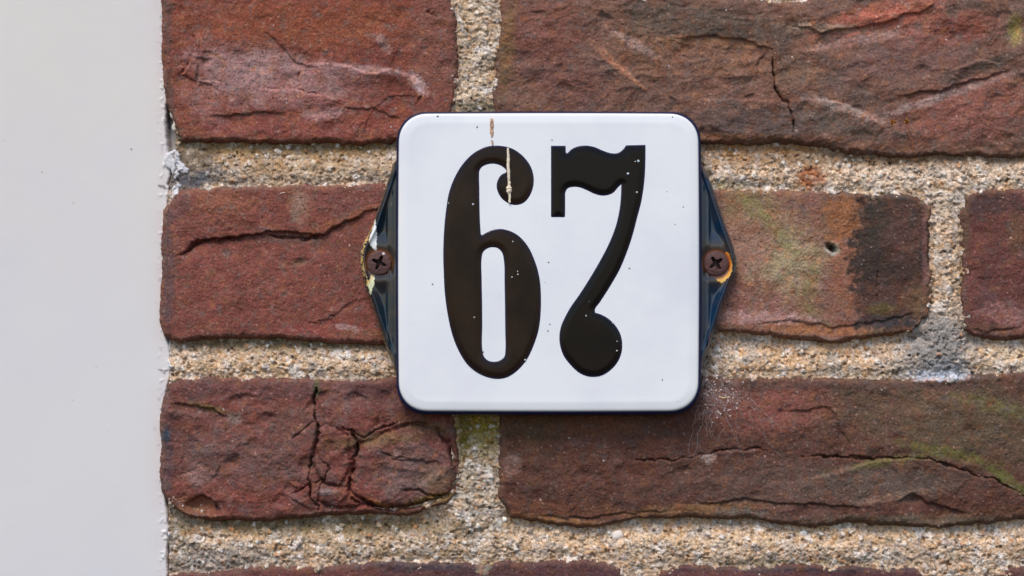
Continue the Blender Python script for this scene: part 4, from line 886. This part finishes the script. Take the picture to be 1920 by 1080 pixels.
for i in range(130):
    x = 1316 + abs(wr.gauss(0, 46)); y = 738 + wr.gauss(0, 28); a = wr.uniform(0, 3.14); L = wr.uniform(8, 40)
    paths.append((strand([(x, y), (x + math.cos(a) * L, y + math.sin(a) * L)], 10, i + 50, 9, wr.uniform(-.005, -.002), wr.uniform(-.004, -.0018)), wr.uniform(.2, .45)))
V, F = tube(paths, .00006, 4)
o = make_mesh('silk', V, F, M_WEB, web); fix_parent(o)
M_FLUFF = M_CREAM
for i in range(26):      # dust caught in the web
    pass
V_, F_ = [], []
for i in range(46):
    x = 1318 + abs(wr.gauss(0, 40)); y = 738 + wr.gauss(0, 26)
    p = strand([(x, y), (x + wr.uniform(1, 4), y + wr.uniform(-3, 3))], 4, i, 1, -.0035, -.0035); v, f = tube([(p, [.3, 1, 1, .3])], .00028 * wr.uniform(.5, 1.3), 5)
    F_.append(f + sum(len(q) for q in V_)); V_.append(v)
o = make_mesh('dust_fleck', np.vstack(V_), np.vstack(F_), M_CREAM, web, np.zeros((sum(len(q) for q in V_), 3)) + A(196, 180, 178)); fix_parent(o)

def fibre(name, pts, r, colr, label, cat, y=-.002, tap=True):
    p = strand(pts, 20, 3, 1.5, y, y); R = np.interp(np.linspace(0, 1, 20), [0, .15, .85, 1], [.3, 1, 1, .3])
    v, f = tube([(p, R)], r, 6); o = make_mesh(name, v, f, M_DRY, None, np.zeros((len(v), 3)) + A(*colr)); tag(o, label, cat); return o
fibre('straw', [(1397,334),(1406,342),(1417,352)], .00036, (214, 180, 120), 'short yellow straw stuck in the mortar right of the number plate', 'straw', .0028)
fibre('plant_fibre', [(1347,743),(1355,746),(1369,745)], .00026, (206, 180, 140), 'short curved pale fibre caught beside the cobweb on the brick', 'fibre', -.003)

def dried_flower(cx, cy, label, stem):
    r0 = empty('dried_flower', ((cx - 960) * S, -.003, (540 - cy) * S)); tag(r0, label, 'dried flower', 'two dried flower heads on the brown brick'); bpy.context.view_layer.update()
    V_, F_ = [], []; fr = random.Random(int(cx))
    for i in range(22):
        a = fr.uniform(0, 6.28); L = fr.uniform(3, 7.5); p = strand([(cx, cy), (cx + math.cos(a) * L, cy + math.sin(a) * L * .9)], 6, i, 2, -.0030, -.0030 - fr.uniform(-.0006, .0012))
        v, f = tube([(p, [1, 1.1, 1.2, 1.1, .8, .3])], .00022, 5); F_.append(f + sum(len(q) for q in V_)); V_.append(v)
    V = np.vstack(V_); C = np.zeros((len(V), 3)) + A(150, 96, 34); C[::7] = A(96, 56, 26)
    o = make_mesh('flower_head', V, np.vstack(F_), M_DRY, r0, C); fix_parent(o)
    if stem:
        v, f = tube([(strand(stem, 24, 2, 2, -.003, -.0015), 1.0)], .00017, 5); o = make_mesh('stem', v, f, M_DRY, r0, np.zeros((len(v), 3)) + A(150, 88, 56)); fix_parent(o)
dried_flower(1674.5, 230, 'stemless tiny dried flower head, left one on the long brown brick', None)
dried_flower(1700, 227, 'tiny dried flower head with a thin drooping stem on the long brown brick', [(1701,230),(1704,250),(1710,266),(1712,284)])
